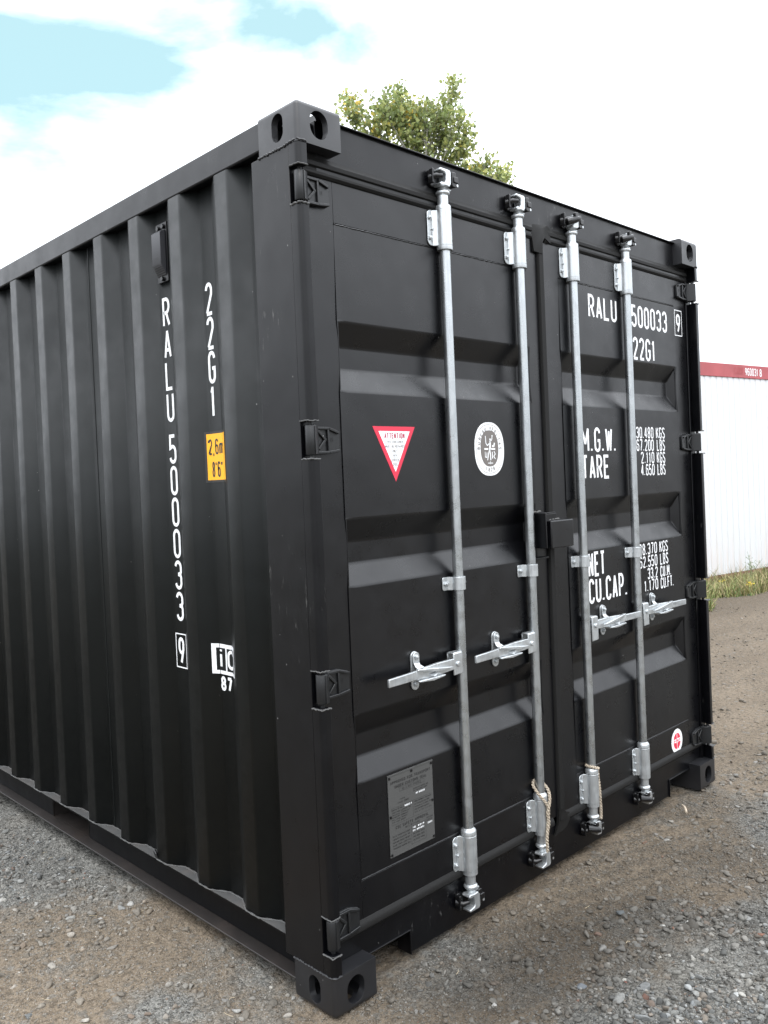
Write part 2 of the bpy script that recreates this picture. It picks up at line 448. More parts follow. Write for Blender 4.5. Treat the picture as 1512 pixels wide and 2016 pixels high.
def place_casting(fx, fy, fz):
    me = cm.copy(); bm = bmesh.new(); bm.from_mesh(me)
    off = wloc(box_)
    for v in bm.verts:
        x, y, z = v.co
        if fx: x = W - x
        if fy: y = LN - y
        z = (H - CH + z) if fz else CH - z
        v.co = Vector((x, y, z)) - off
    bmesh.ops.recalc_face_normals(bm, faces=bm.faces[:])
    bm.to_mesh(me); bm.free()
    me.materials.clear(); me.materials.append(M_cast)
    me.shade_smooth(); me.set_sharp_from_angle(angle=R(30))
    o = bpy.data.objects.new('corner_casting', me); COL.objects.link(o); o.parent = box_
    b = o.modifiers.new('edge', 'BEVEL'); b.width = .0022; b.segments = 2; b.limit_method = 'ANGLE'; b.angle_limit = R(40)
    return o
for fx in (0, 1):
    for fy in (0, 1):
        for fz in (0, 1): place_casting(fx, fy, fz)

# ---- hinge heights
HZ = [2.357, 1.642, 0.936, 0.232]
HH = 0.043
# ---- rear corner posts: outer sheet with a rounded front lip, cut away at the hinges
def post(mir):
    def mx(x): return W - x if mir else x
    mb = MB()
    def ext(pts, z0, z1):
        mb.prism([(mx(a), b) for a, b in pts], XY(0), z0, z1)
    zb, zt = CH, H - CH
    # body behind the hinge cut-outs
    ext([(0, .043), (.048, .043), (.048, .219), (0, .219)], zb, zt)
    # front lip segments
    lip = [(0.0, .043)] + [(0.0 + .016 - .016 * math.cos(R(a)), .0165 - .016 * math.sin(R(a))) for a in range(0, 91, 15)] + [(.0335, .0005), (.0335, .012), (.026, .043)]
    prev = zb
    for hz in sorted(HZ):
        ext(lip, prev, hz - HH - .009); prev = hz + HH + .009
    ext(lip, prev, zt)
    o = mb.build('corner_post', M_frame, box_, bevel=.0018)
    # weld beads where the post meets the castings, and smears under each hinge gap
    for zz, am in ((zt, 1), (zb, .8)):
        wb = MB()
        pts = []; rs = []
        path = [(0.0, .182), (0.0, .02), (.004, .006), (.014, 0.0), (.036, -.0002)]
        segs = []
        for (a, b) in zip(path, path[1:]):
            n = max(2, int(math.dist(a, b) / .004))
            segs += [(a[0] + (b[0] - a[0]) * i / n, a[1] + (b[1] - a[1]) * i / n) for i in range(n)]
        for i, (x, y) in enumerate(segs):
            r = .0034 * (1 + .45 * math.sin(i * 1.9) + .3 * random.uniform(-1, 1)) * am
            dz = random.uniform(-.002, .002) + (.012 * max(0, 1 - y / .06) if zz == zt else 0) * (1 if y > .004 else .5)
            pts.append((mx(x - .0005), y - .0005, zz + dz * .6)); rs.append(max(.0015, r))
        wb.tube(pts, rs, 7)
        wb.build('weld_bead', M_cast, o)
    for hz in HZ:
        for zz, s in ((hz - HH - .009, -1), (hz + HH + .009, 1)):
            pts = []; rs = []
            for i in range(13):
                f = i / 12
                y = .043 * (1 - min(1, f * 1.7)) ; x = .034 * max(0, (f * 1.7 - 1) / .7)
                pts.append((mx(x - .001), y - .001, zz + s * (.002 + random.uniform(-.0015, .0015)))); rs.append(random.uniform(.0018, .0034 if s < 0 else .0022))
            sb = MB(); sb.tube(pts, rs, 6); sb.build('weld_seam', M_ledge, o)
    return o
post(False); post(True)
# front-end posts (far end)
for mir in (0, 1):
    mb = MB()
    x0, x1 = (W - .09, W) if mir else (0, .09)
    mb.box(x0, x1, LN - .1, LN, CH, H - CH)
    mb.build('corner_post', M_frame, box_, bevel=.003)

# ---- side walls: trapezoidal corrugation
Y0, PITCH = 0.359, 0.2803
XO, XI = 0.006, 0.042
def side_profile():
    pts = [(.219, XI), (Y0 - .070, XI)]
    k = 0
    while True:
        y = Y0 + k * PITCH
        if y + .068 + .07 > LN - .1: break
        pts += [(y, XO), (y + .068, XO), (y + .138, XI), (y + .2103, XI)]
        k += 1
    pts.append((LN - .1, XI))
    return pts
SP = side_profile()
def side_x(y):
    for (a, xa), (b, xb) in zip(SP, SP[1:]):
        if a <= y <= b: return xa + (xb - xa) * (y - a) / max(b - a, 1e-6)
    return XI
def side_wall(mir):
    mb = MB()
    vs = []; th = .003
    for z in (.170, 2.497):
        for y, x in SP: vs.append((W - x if mir else x, y, z))
    n = len(SP)
    fs = [(i, i + 1, n + i + 1, n + i) for i in range(n - 1)]
    mb.add(vs, fs)
    o = mb.build('side_wall', M_side, box_, smooth=False, recalc=False, bevel=0)
    # rounded folds: short extra strips come from a bevel on the fold edges
    b = o.modifiers.new('fold', 'BEVEL'); b.width = .006; b.segments = 3; b.limit_method = 'ANGLE'; b.angle_limit = R(15); b.harden_normals = True
    o.data.shade_smooth()
    so = o.modifiers.new('thick', 'SOLIDIFY'); so.thickness = .003; so.offset = -1 if mir else 1
    return o
wall = side_wall(False); side_wall(True)
# sheet joint: a thin vertical seam line at one fold
mb = MB()
ys = Y0 + 4 * PITCH - .088
mb.box(XI - .0015, XI + .001, ys - .0035, ys, .172, 2.495)
mb.build('sheet_joint', M_side, wall)
# caulk/weld line along the foot of the wall
mb = MB()
pts = []; rs = []
for (a, xa), (b, xb) in zip(SP[:-1], SP[1:]):
    if a > 3.6: break
    n = max(2, int((b - a) / .008))
    for i in range(n):
        f = i / n; pts.append((xa + (xb - xa) * f - .002, a + (b - a) * f, .1715)); rs.append(.0028 + .0008 * math.sin(i * 1.3 + a * 7))
mb.tube(pts, rs, 6)
mb.build('sealant_line', M_ledge, wall)

# ---- top side rails
for mir in (0, 1):
    mb = MB()
    a, b = (W - .066, W - .006) if mir else (.006, .066)
    mb.box(a, b, CL - .002, LN - CL + .002, 2.497, 2.583)
    mb.build('top_side_rail', M_frame, box_, bevel=.006, segs=4)
# ---- bottom side rails (outward-facing channel with fork-lift pockets)
PK = [(1.645, 2.005), (LN - 2.005, LN - 1.645)]
for mir in (0, 1):
    def X(a, b): return (W - b, W - a) if mir else (a, b)
    mb = MB()
    y0, y1 = CL - .002, LN - CL + .002
    mb.box(*X(.006, .058), y0, y1, .163, .1695, 1)           # top flange = ledge
    mb.box(*X(.000, .052), y0, y1, .050, .056)            # bottom flange
    prev = y0
    for p0, p1 in PK:
        mb.box(*X(.046, .052), prev, p0, .056, .163, 1); prev = p1
    mb.box(*X(.046, .052), prev, y1, .056, .163, 1)
    o = mb.build('bottom_side_rail', [M_rail, M_webshade], box_, bevel=.0018)
    lg = MB(); lg.box(*X(.0055, .058), y0 + .04, y1 - .04, .1695, .1703); lg.build('ledge', M_ledge, o)
    for p0, p1 in PK:
        pk = MB()
        a, b = X(.046, .6)
        pk.box(a, b, p0 - .008, p0, .056, .163); pk.box(a, b, p1, p1 + .008, .056, .163)
        c, d = X(.052, .6)
        pk.box(c, d, p0, p1, .050, .056); pk.box(c, d, p0, p1, .157, .163)
        pk.build('forklift_pocket', M_rail, o)
# small lashing hook lying on the ledge
mb = MB()
hy, hz = 1.005, .17
mb.tube([(.018, hy + .02, hz + .006), (.010, hy + .01, hz + .02), (.006, hy, hz + .028), (.004, hy - .012, hz + .02), (.006, hy - .016, hz + .006)], .0045, 8)
mb.build('lashing_hook', M_keep, box_)

# ---- roof, floor, front end
mb = MB()
n = 0; ypos = .06; vs = []; prof = []
while ypos < LN - .06:
    prof += [(ypos, 2.563), (ypos + .09, 2.563), (ypos + .12, 2.575), (ypos + .18, 2.575)]; ypos += .21
k = len(prof)
vs = [(x, y, z) for x in (.05, W - .05) for y, z in prof]
mb.add(vs, [(i, i + 1, k + i + 1, k + i) for i in range(k - 1)])
mb.build('roof', M_side, box_, recalc=False)
mb = MB(); mb.box(.052, W - .052, .13, LN - .05, .14, .156); mb.build('floor', M_dark, box_)
mb = MB()
x = .09; prof = []
while x < W - .3:
    prof += [(x, LN - .05), (x + .07, LN - .05), (x + .12, LN - .012), (x + .19, LN - .012)]; x += .24
prof += [(W - .09, LN - .012)]
k = len(prof); vs = [(a, b, z) for z in (.16, 2.5) for a, b in prof]
mb.add(vs, [(i, i + 1, k + i + 1, k + i) for i in range(k - 1)])
mb.build('front_wall', M_side, box_, recalc=False, smooth=False)
mb = MB(); mb.box(CW, W - CW, LN - .07, LN - .006, 2.47, 2.58); mb.build('front_frame', M_frame, box_, bevel=.003); mb = MB(); mb.box(CW, W - CW, LN - .07, LN - .006, .03, .165)
mb.build('front_frame', M_frame, box_, bevel=.003)

# ---- door header and sill
mb = MB()
mb.box(CW - .06, W - CW + .06, .045, .15, 2.418, 2.568)
mb.box(CW, W - CW, .0455, .16, 2.568, 2.5725)
mb.box(CW, W - CW, .034, .16, 2.5725, 2.577)         # roof lip
mb.box(.046, W - .046, .047, .13, 2.43, 2.472)
mb.build('door_header', M_frame, box_, bevel=.0015)
mb = MB()
def sill_outline():
    return [(.048, .178), (.048, .118), (.162, .118), (.162, .094), (.361, .094), (.361, .022), (W - .361, .022), (W - .361, .094), (W - .162, .094), (W - .162, .118), (W - .048, .118), (W - .048, .178)]
mb.prism(sill_outline(), XZ(.056), 0, -.006)
mb.box(.048, W - .048, .062, .14, .160, .172)
for a, b in ((.162, .361), (W - .361, W - .162)):
    mb.box(a, b, .050, .11, .0945, .0985)          # lips of the cut-outs
mb.box(.361, .3655, .050, .11, .018, .0975); mb.box(W - .3655, W - .361, .050, .11, .018, .0975)
mb.box(.3655, W - .3655, .062, .11, .022, .028)
mb.build('door_sill', M_frame, box_, bevel=.0012)
for a in (.05, W - .05 - .12):
    mb = MB(); mb.box(a, a + .12, .062, .2, .10, .116); mb.build('sill_gusset', M_dark, box_)

# ---- doors
DY = .05          # outer face of the doors
DZ0, DZ1 = .207, 2.412
BANDS = [(1.996, 1.927, 1.859, 1.790), (1.409, 1.340, 1.272, 1.206), (.822, .753, .684, .617)]
DEP = .036
RODX = [.633, 1.044, 1.394, 1.805]
SEAM = 1.186
PX = {0: (.1645, 1.113), 1: (1.3255, W - .1645)}
PZ0, PZ1 = .330, 2.281
def door_panel(px0, px1):
    mb = MB()
    e = .030
    xs = [px0, px0 + e, px1 - e, px1]
    zs = [(PZ1, 0)]
    for a, b, c, d in BANDS: zs += [(a, 0), (b, 1), (c, 1), (d, 0)]
    zs.append((PZ0, 0))
    vs = []
    for z, r in zs:
        for i, x in enumerate(xs): vs.append((x, DY + (DEP if (r and i in (1, 2)) else 0), z))
    fs = []
    for j in range(len(zs) - 1):
        for i in range(3):
            a, b, c, d = j * 4 + i, j * 4 + i + 1, (j + 1) * 4 + i + 1, (j + 1) * 4 + i
            ra, rc = zs[j][1], zs[j + 1][1]
            if i == 1 or ra == rc: fs.append((a, b, c, d)); continue
            if i == 0: fs += ([(a, b, c), (a, c, d)] if not ra else [(a, b, d), (b, c, d)])
            else: fs += ([(a, b, d), (b, c, d)] if not ra else [(a, b, c), (a, c, d)])
    mb.add(vs, [f[::-1] for f in fs])
    return mb
doors = []
for di in (0, 1):
    px0, px1 = PX[di]
    x0, x1 = (.052, SEAM) if di == 0 else (SEAM + .006, W - .052)
    g = .0005
    mb = MB()
    mb.box(x0, px0 - g, DY, DY + .05, DZ0, DZ1)
    mb.box(px1 + g, x1, DY, DY + .05, DZ0, DZ1)
    mb.box(px0, px1, DY, DY + .05, PZ1 + .0045, DZ1)
    mb.box(px0, px1, DY, DY + .05, DZ0, PZ0 - .0045)
    mb.box(px0 - g, px1 + g, DY + .0035, DY + .05, PZ1 - .002, PZ1 + .0045)   # groove bottoms
    mb.box(px0 - g, px1 + g, DY + .0035, DY + .05, PZ0 - .0045, PZ0 + .002)
    mb.box(px0 - .004, px0 + .004, DY + .0016, DY + .05, PZ0 - .004, PZ1 + .004)
    mb.box(px1 - .004, px1 + .004, DY + .0016, DY + .05, PZ0 - .004, PZ1 + .004)
    door = mb.build('door', M_door, box_, bevel=.0010)
    doors.append(door)
    p = door_panel(px0, px1).build('door_panel', M_door, door, smooth=False, recalc=False)
    b = p.modifiers.new('fold', 'BEVEL'); b.width = .0055; b.segments = 3; b.limit_method = 'ANGLE'; b.angle_limit = R(12); b.harden_normals = True
    p.data.shade_smooth()
    # weld beads along the top and bottom of the panel
    for zz in (PZ1 + .001, PZ0 - .001):
        wb = MB()
        pts = []; rs = []
        n = 150
        for i in range(n + 1):
            pts.append((px0 + (px1 - px0) * i / n, DY + .0006, zz + random.uniform(-.0006, .0006))); rs.append(.0026 + random.uniform(-.0006, .0006))
        wb.tube(pts, rs, 6)
        wb.build('weld_bead', M_door, door)
    # rubber gasket: ribbed strip at head and foot, smooth strip at the side
    gk = MB()
    gx0, gx1 = (x0 - .004, 1.150) if di == 0 else (1.232, x1 + .012)
    head = [(DY + .01, 2.404), (DY - .004, 2.406), (DY - .010, 2.413), (DY - .010, 2.421), (DY - .004, 2.424), (DY - .004, 2.431), (DY - .011, 2.435), (DY - .012, 2.447), (DY - .006, 2.455), (DY - .005, 2.462), (DY - .002, 2.470), (DY + .01, 2.470)]
    foot = [(DY + .02, .213), (DY - .001, .212), (DY - .006, .204), (DY - .010, .196), (DY - .009, .184), (DY - .002, .176), (DY + .02, .172)]
    for pr in (head, foot):
        n = len(pr)
        vs = [(x, y, z) for x in (gx0, gx1) for y, z in pr]
        gk.add(vs, [(i, (i + 1) % n, n + (i + 1) % n, n + i) for i in range(n)] + [list(range(n)), list(range(n, 2 * n))])
    if di == 0: gk.box(x0 - .012, x0 - .001, DY + .006, DY + .03, .18, 2.45)
    else: gk.box(x1 + .002, x1 + .022, DY + .002, DY + .03, .18, 2.45)
    gk.build('gasket', M_gask, door, bevel=.001)
# overlap strip on the right door with its rubber end caps
mb = MB()
st = [(SEAM - .003, DY - .004), (SEAM + .002, DY - .012), (SEAM + .022, DY - .015), (SEAM + .032, DY - .006), (SEAM + .036, DY + .002), (SEAM - .003, DY + .002)]
mb.prism(st, XY(0), .19, 2.37)
mb.build('overlap_strip', M_gask, doors[1])
for top in (1, 0):
    mb = MB()
    s = 1 if top else -1
    zc = 2.37 if top else .19
    if top:
        vs = [(1.156, DY - .004, 2.463), (1.245, DY - .012, 2.470), (1.268, DY - .010, 2.462), (1.268, DY - .010, 2.405), (1.225, DY - .014, 2.42), (1.205, DY - .018, 2.40), (1.204, DY - .017, 2.355), (1.158, DY - .010, 2.36),
              (1.152, DY - .006, 2.42), (1.195, DY - .020, 2.445)]
        fs = [(0, 9, 1), (1, 9, 4), (1, 4, 3, 2), (9, 5, 4), (0, 8, 9), (8, 7, 9), (7, 6, 5, 9)]
    else:
        vs = [(1.160, DY - .003, .140), (1.225, DY - .008, .150), (1.250, DY - .010, .178), (1.250, DY - .008, .205), (1.222, DY - .014, .215), (1.195, DY - .017, .235), (1.183, DY - .010, .235), (1.180, DY - .006, .18)]
        fs = [(0, 1, 4, 7), (1, 2, 3, 4), (7, 4, 5, 6)]
    nb = len(vs)
    vs2 = vs + [(x, DY + .004, z) for x, y, z in vs]
    rim = [0, 1, 2, 3, 4, 5, 6, 7, 8] if top else list(range(8))
    fs2 = list(fs) + [(rim[i], rim[(i + 1) % len(rim)], nb + rim[(i + 1) % len(rim)], nb + rim[i]) for i in range(len(rim))]
    mb.add(vs2, fs2)
    mb.build('gasket_corner', M_gask, doors[1])

# ---- hinges: knuckle barrel, tapered leaf with a raised zigzag rib
for di in (0, 1):
    def mx(x): return W - x if di else x
    for hz in HZ:
        mb = MB()
        out = [(.050, hz + .040), (.100, hz + .040), (.138, hz + .028), (.143, hz + .018), (.143, hz - .026), (.137, hz - .034), (.050, hz - .040)]
        mb.prism([(mx(a), b) for a, b in out], XZ(DY), 0, .010)
        fn = lambda a, b, dd: (mx(a), DY - .010 - dd, b)
        def rib(pts, w, hgt=.006):
            pts = [Vector(p) for p in pts]
            for a, b in zip(pts, pts[1:]):
                t = (b - a).normalized(); nn = Vector((-t.y, t.x)) * w / 2
                q = [a + nn - t * w * .3, b + nn + t * w * .3, b - nn + t * w * .3, a - nn - t * w * .3]
                mb.prism([(p.x, p.y) for p in q], fn, 0, hgt)
        rib([(.053, hz + .035), (.100, hz + .035), (.136, hz + .023)], .008, .0075)
        rib([(.053, hz - .035), (.100, hz - .034), (.136, hz - .029)], .008, .0072)
        rib([(.060, hz + .027), (.086, hz + .002)], .008, .0064)
        rib([(.086, hz + .002), (.062, hz - .024)], .008, .0060)
        rib([(.097, hz + .031), (.097, hz - .030)], .007, .0068)
        write(mb, '19', *((.108, .120) if not di else (W - .128, W - .116)), hz - .004, hz + .010, lambda a, b, l: (a, DY - .0102 - l, b), .0028, lift=.0006)
        h = mb.build('hinge', M_hinge, box_, bevel=.0016)
        kb = MB()
        kb.tube([(mx(.0215), .0235, hz - HH), (mx(.0215), .0235, hz - HH + .003), (mx(.0215), .0235, hz + HH - .003), (mx(.0215), .0235, hz + HH)], [.0145, .0165, .0165, .0145], 22)
        kb.prism([(mx(a), b) for a, b in [(.022, .004), (.040, .012), (.054, .034), (.056, .052), (.022, .042)]], XY(0), hz - HH + .002, hz + HH - .003)
        kb.cyl((mx(.0215), .0235, hz), 'z', .007, -HH - .014, HH + .014, 12)
        kb.build('knuckle', M_hinge, h, bevel=.0012)

# ---- locking bars
RY = .027
def bolt(mb, x, y, z, r=.008, h=.006, mi=None):
    a0 = random.uniform(0, 1)
    mb.prism([(x + r * math.cos(a0 + i * math.pi / 3), z + r * math.sin(a0 + i * math.pi / 3)) for i in range(6)], XZ(y), 0, h, mi)
    mb.cyl((x, y, z), 'y', r * .55, -h - .003, 0, 10, mi)
for ri, rx in enumerate(RODX):
    di = 0 if ri < 2 else 1
    dr = doors[di]
    mb = MB()
    mb.lathe((rx, RY), [(.0172, .335), (.0172, 2.29)], 32)
    bar = mb.build('locking_bar', M_galv, box_)
    # bearing brackets
    for top in (1, 0):
        z0, z1 = (2.288, 2.405) if top else (.203, .320)
        mb = MB()
        mb.prism(rrect(rx - .060, rx - .018, z0, z1, (0, .016, .016, 0)), XZ(DY), .001, .0045)
        # sleeve
        ang = [200 + i * 12 for i in range(0, 16)]
        ro, rin = .0262, .0225
        o_ = [(rx - .038, DY - .0045)] + [(rx - .032, DY - .008)] + [(rx + ro * math.cos(R(a)), RY + ro * math.sin(R(a))) for a in range(170, 361, 10)] + [(rx + ro, DY)]
        i_ = [(rx + rin, DY)] + [(rx + rin * math.cos(R(a)), RY + rin * math.sin(R(a))) for a in range(360, 169, -10)] + [(rx - .028, DY - .001), (rx - .038, DY - .001)]
        mb.prism(o_ + i_, XY(0), z0, z1)
        mb.prism([(rx - .0415, z1 - .004), (rx - .0385, z1 - .004), (rx - .0385, z0 + .012), (rx - .0415, z0 + .012)], XZ(DY - .0045), 0, .0022)
        mb.cyl((rx - .040, DY - .0045, (z0 + z1) / 2 - .004), 'y', .0042, -.006, 0, 8)
        br = mb.build('bar_bracket', M_galvc, box_, bevel=.001)
        for zz in (z1 - .026, z0 + .024):
            bb = MB(); bolt(bb, rx - .0495, DY - .0045, zz, .0078, .0065); bb.build('bolt', M_galvc, br, bevel=.0008)
        for zz in (z1 - .022, z0 + .020):
            rv = MB(); a = R(322)
            px_, py_ = rx + ro * math.cos(a), RY + ro * math.sin(a)
            rv.tube([(px_ - .002, py_ + .0015, zz), (px_ + .0018, py_ - .0014, zz)], .0042, 10)
            rv.build('rivet', M_keep, br)
        # bushing rings
        mb = MB()
        if top:
            mb.lathe((rx, RY), [(.0195, 2.2725), (.0262, 2.2735), (.0268, 2.276), (.0268, 2.2875), (.0235, 2.2885)], 28)
            mb.build('bushing', M_galvc, bar); mb = MB()
            mb.lathe((rx, RY), [(.0225, 2.4045), (.0255, 2.4055), (.0255, 2.418), (.0235, 2.421), (.0190, 2.4225), (.0182, 2.426)], 28)
        else:
            mb.lathe((rx, RY), [(.0182, .345), (.0245, .339), (.0262, .334), (.0262, .3215), (.0235, .3205)], 28)
            mb.build('bushing', M_galvc, bar); mb = MB()
            mb.lathe((rx, RY), [(.0225, .2035), (.0258, .2025), (.0258, .190), (.0235, .1885), (.0190, .188)], 28)
        mb.build('bushing', M_galvc, bar)
        # cam end
        mb = MB()
        s = 1 if top else -1
        def Z(v): return (2.42 + v) if top else (.190 - v)
        mb.lathe((rx, RY), [(.0178, Z(-.002)), (.0178, Z(.036))] if top else [(.0178, Z(.036)), (.0178, Z(-.002))], 24)
        col = [(.018, Z(.034)), (.0235, Z(.038)), (.0240, Z(.046)), (.0170, Z(.051)), (.0140, Z(.056)), (.0140, Z(.066))]
        mb.lathe((rx, RY), col if top else col[::-1], 24)
        # C-shaped claw
        cx, cz = rx, Z(.088)
        claw = [(-.034, -.022), (-.028, -.030), (-.005, -.026), (.012, -.028), (.021, -.016), (.022, .022), (.016, .029), (-.030, .029), (-.033, .021), (-.008, .017), (-.004, .010), (-.004, -.010), (-.012, -.017), (-.026, -.016)]
        mirror = -1 if ri >= 2 else 1
        if mirror < 0:   # claw seen from its closed side
            claw = [(-.020, -.022), (-.012, -.030), (.012, -.028), (.024, -.022), (.026, .020), (.020, .027), (-.004, .025), (-.008, .012), (-.018, .004), (-.010, -.006), (-.010, -.014)]
        mb.prism([(cx + a * 1.0, cz + b * s * 1.0) for a, b in claw], XZ(RY + .012), 0, .034)
        mb.prism([(cx + a, cz + b * s) for a, b in [(.008, -.034), (.034, -.034), (.040, -.030), (.036, -.025), (.016, -.018)]], XZ(RY + .008), 0, .014)
        mb.build('cam_end', M_galvc, bar, bevel=.0028, segs=3)
        # keeper welded to the header or sill
        kp = MB()
        ky = .045 if top else .056
        kp.prism(rrect(cx - .052, cx - .020, cz - .028, cz + .028, .012), XZ(ky), 0, .010)
        kp.prism(rrect(cx - .046, cx + .040, cz - .016, cz + .016, .004), XZ(ky), 0, .004)
        kp.tube([(cx - .048, ky - .004, cz), (cx - .040, ky - .030, cz + .002 * s), (cx - .022, ky - .040, cz + .002)], [.013, .009, .0075], 12)
        kp.prism(rrect(cx - .054, cx - .046, cz - .022, cz + .026, .003), XZ(ky - .008), 0, .018)
        kp.prism(rrect(cx + .024, cx + .044, cz - .024, cz + .026, .006), XZ(ky), 0, .042)
        kp.prism(rrect(cx + .030, cx + .052, cz - .010, cz + .010, .004), XZ(ky - .012), 0, .034)
        if mirror < 0:
            kp.tube([(cx - .045, ky - .03, cz - .010 * s), (cx - .016, ky - .052, cz - .002 * s), (cx + .004, ky - .054, cz + .006 * s)], [.014, .013, .010], 10)
            kp.prism(rrect(cx - .018, cx + .002, cz + .010, cz + .028, .004), XZ(ky - .04), 0, .014)
        kp.build('cam_keeper', M_keep, box_, bevel=.002)
        nb = MB(); nb.cyl((cx + .046, ky - .030, cz + .018 * s), 'z', .0065, -.008, .008, 10)
        nb.build('keeper_bolt', M_galvc, box_); nb = MB(); nb.cyl((cx + .050, ky - .034, cz - .016), 'y', .005, -.008, .006, 8)
        nb.build('keeper_bolt', M_galvc, box_)
    # middle guide clamp
    z0, z1 = 1.146, 1.190
    mb = MB()
    mb.prism(rrect(rx - .058, rx - .018, z0, z1, (0, .007, .007, 0)), XZ(DY), .001, .005)
    o_ = [(rx - .034, DY - .005)] + [(rx + .0245 * math.cos(R(a)), RY + .0245 * math.sin(R(a))) for a in range(170, 361, 10)] + [(rx + .0245, DY)]
    i_ = [(rx + .0205, DY)] + [(rx + .0205 * math.cos(R(a)), RY + .0205 * math.sin(R(a))) for a in range(360, 169, -10)] + [(rx - .034, DY - .001)]
    mb.prism(o_ + i_, XY(0), z0, z1)
    cl_ = mb.build('guide_clamp', M_galvc, box_, bevel=.001)
    bb = MB(); bolt(bb, rx - .044, DY - .005, (z0 + z1) / 2, .0085, .007); bb.build('bolt', M_galvc, cl_, bevel=.0008)
    rv = MB(); a = R(322)
    rv.tube([(rx + .0245 * math.cos(a) - .002, RY + .0245 * math.sin(a) + .0015, 1.168), (rx + .0245 * math.cos(a) + .0022, RY + .0245 * math.sin(a) - .0018, 1.168)], .0045, 10)
    rv.build('rivet', M_keep, cl_)
    # handle
    s = -1 if ri < 2 else 1
    hz = .908
    mb = MB()
    def HX(v): return rx + s * v
    # hub: folded plate round the lever's end
    hub = [(HX(.016), hz + .034), (HX(.058), hz + .034), (HX(.060), hz + .030), (HX(.060), hz - (.038 if ri < 2 else .060)), (HX(.016), hz - (.036 if ri < 2 else .062))]
    mb.prism(hub, XZ(RY - .014), 0, .005)
    mb.prism(hub[:2] + [(HX(.058), hz + .012), (HX(.016), hz + .012)], XZ(RY + .014), 0, .005)
    mb.box(min(HX(.016), HX(.058)), max(HX(.016), HX(.058)), RY - .016, RY + .012, hz + .030, hz + .036)
    mb.cyl((HX(.040), RY - .019, hz - .002), 'y', .0085, -.006, .03, 14)
    hubo = mb.build('handle_hub', M_galvc, bar, bevel=.002)
    mb = MB()
    # lever: flat bar, cranked, twisted rib in the middle
    def bar_seg(p, q, h0, h1, t0, t1):
        (xa, za, ya), (xb, zb_, yb) = p, q
        vs = [(HX(xa), ya, za - h0 / 2), (HX(xa), ya, za + h0 / 2), (HX(xa), ya + t0, za + h0 / 2), (HX(xa), ya + t0, za - h0 / 2),
              (HX(xb), yb, zb_ - h1 / 2), (HX(xb), yb, zb_ + h1 / 2), (HX(xb), yb + t1, zb_ + h1 / 2), (HX(xb), yb + t1, zb_ - h1 / 2)]
        mb.add(vs, [(0, 1, 2, 3), (4, 7, 6, 5), (0, 4, 5, 1), (1, 5, 6, 2), (2, 6, 7, 3), (3, 7, 4, 0)])
    bar_seg((.030, hz, .010), (.145, hz - .001, .004), .034, .040, .012, .012)
    bar_seg((.145, hz - .001, .004), (.215, hz, .000), .040, .034, .012, .010)
    bar_seg((.215, hz, .000), (.250, hz, -.004), .034, .030, .010, .010)
    bar_seg((.250, hz, -.004), (.375, hz - .001, -.008), .028, .025, .010, .009)
    # stiffening rib and lip
    mb.prism([(HX(.08), hz - .002), (HX(.14), hz + .006), (HX(.20), hz + .014), (HX(.245), hz + .020), (HX(.25), hz + .014), (HX(.2), hz + .004), (HX(.14), hz - .006)], XZ(.003), 0, .013)
    mb.prism([(HX(.12), hz - .019), (HX(.245), hz - .017), (HX(.245), hz - .022), (HX(.18), hz - .028), (HX(.13), hz - .024)], XZ(.004), 0, .016)
    tx = mb
    xa, xb = (rx - .362, rx - .300) if s < 0 else (rx + .258, rx + .320)
    fnh = lambda a, b, l: (a, (-.0045 - (abs(a - rx) - .250) * .032) - l, b)
    write(tx, 'SURALOC', xa, xb, hz - .001, hz + .009, fnh, .0018)
    write(tx, 'COTRANS', xa + .045 * 1, xb + .047, hz - .012, hz - .003, fnh, .0017)
    hd = mb.build('handle', M_galvc, bar, bevel=.002)
    # catch plate with hooked retainer
    mb = MB()
    kx = (RODX[ri] - .208) if ri < 2 else (RODX[ri] + .152)
    mb.prism(rrect(kx - .017, kx + .017, hz - .060, hz + .064, .0168, 6), XZ(DY), .001, .007)
    mb.prism(rrect(kx - .015, kx + .015, hz + .020, hz + .062, .0148, 6), XZ(DY - .007), 0, .007)
    # hooked arm sweeping out over the lever
    arm = [(kx - .012, DY - .012, hz + .036), (kx - .010, DY - .020, hz + .018), (kx + .002, DY - .036, hz + .004), (kx + .018, DY - .052, hz - .006), (kx + .032, DY - .064, hz - .012)]
    wv = [(.026, .0), (.026, 0), (.030, 0), (.034, 0), (.018, 0)]
    vs = []
    for (x, y, z), (w_, _) in zip(arm, wv):
        vs += [(x, y, z - .003), (x + w_, y + .004, z + .002), (x + w_, y + .009, z + .002), (x, y + .005, z - .003)]
    fs = [(0, 1, 2, 3), tuple(range(len(vs) - 4, len(vs)))[::-1]]
    for i in range(len(arm) - 1):
        for j in range(4): fs.append((i * 4 + j, i * 4 + (j + 1) % 4, (i + 1) * 4 + (j + 1) % 4, (i + 1) * 4 + j))
    mb.add(vs, fs)
    mb.tube([(kx - .010, DY - .012, hz - .022), (kx + .004, DY - .034, hz - .026), (kx + .020, DY - .044, hz - .020)], [.008, .008, .006], 8)
    kc = mb.build('handle_catch', M_galvc, box_, bevel=.0015)
    for zz, dd in ((hz + .046, .014), (hz - .041, .007)):
        bb = MB(); bolt(bb, kx, DY - dd, zz, .0082, .007); bb.build('bolt', M_galvc, kc, bevel=.0008)

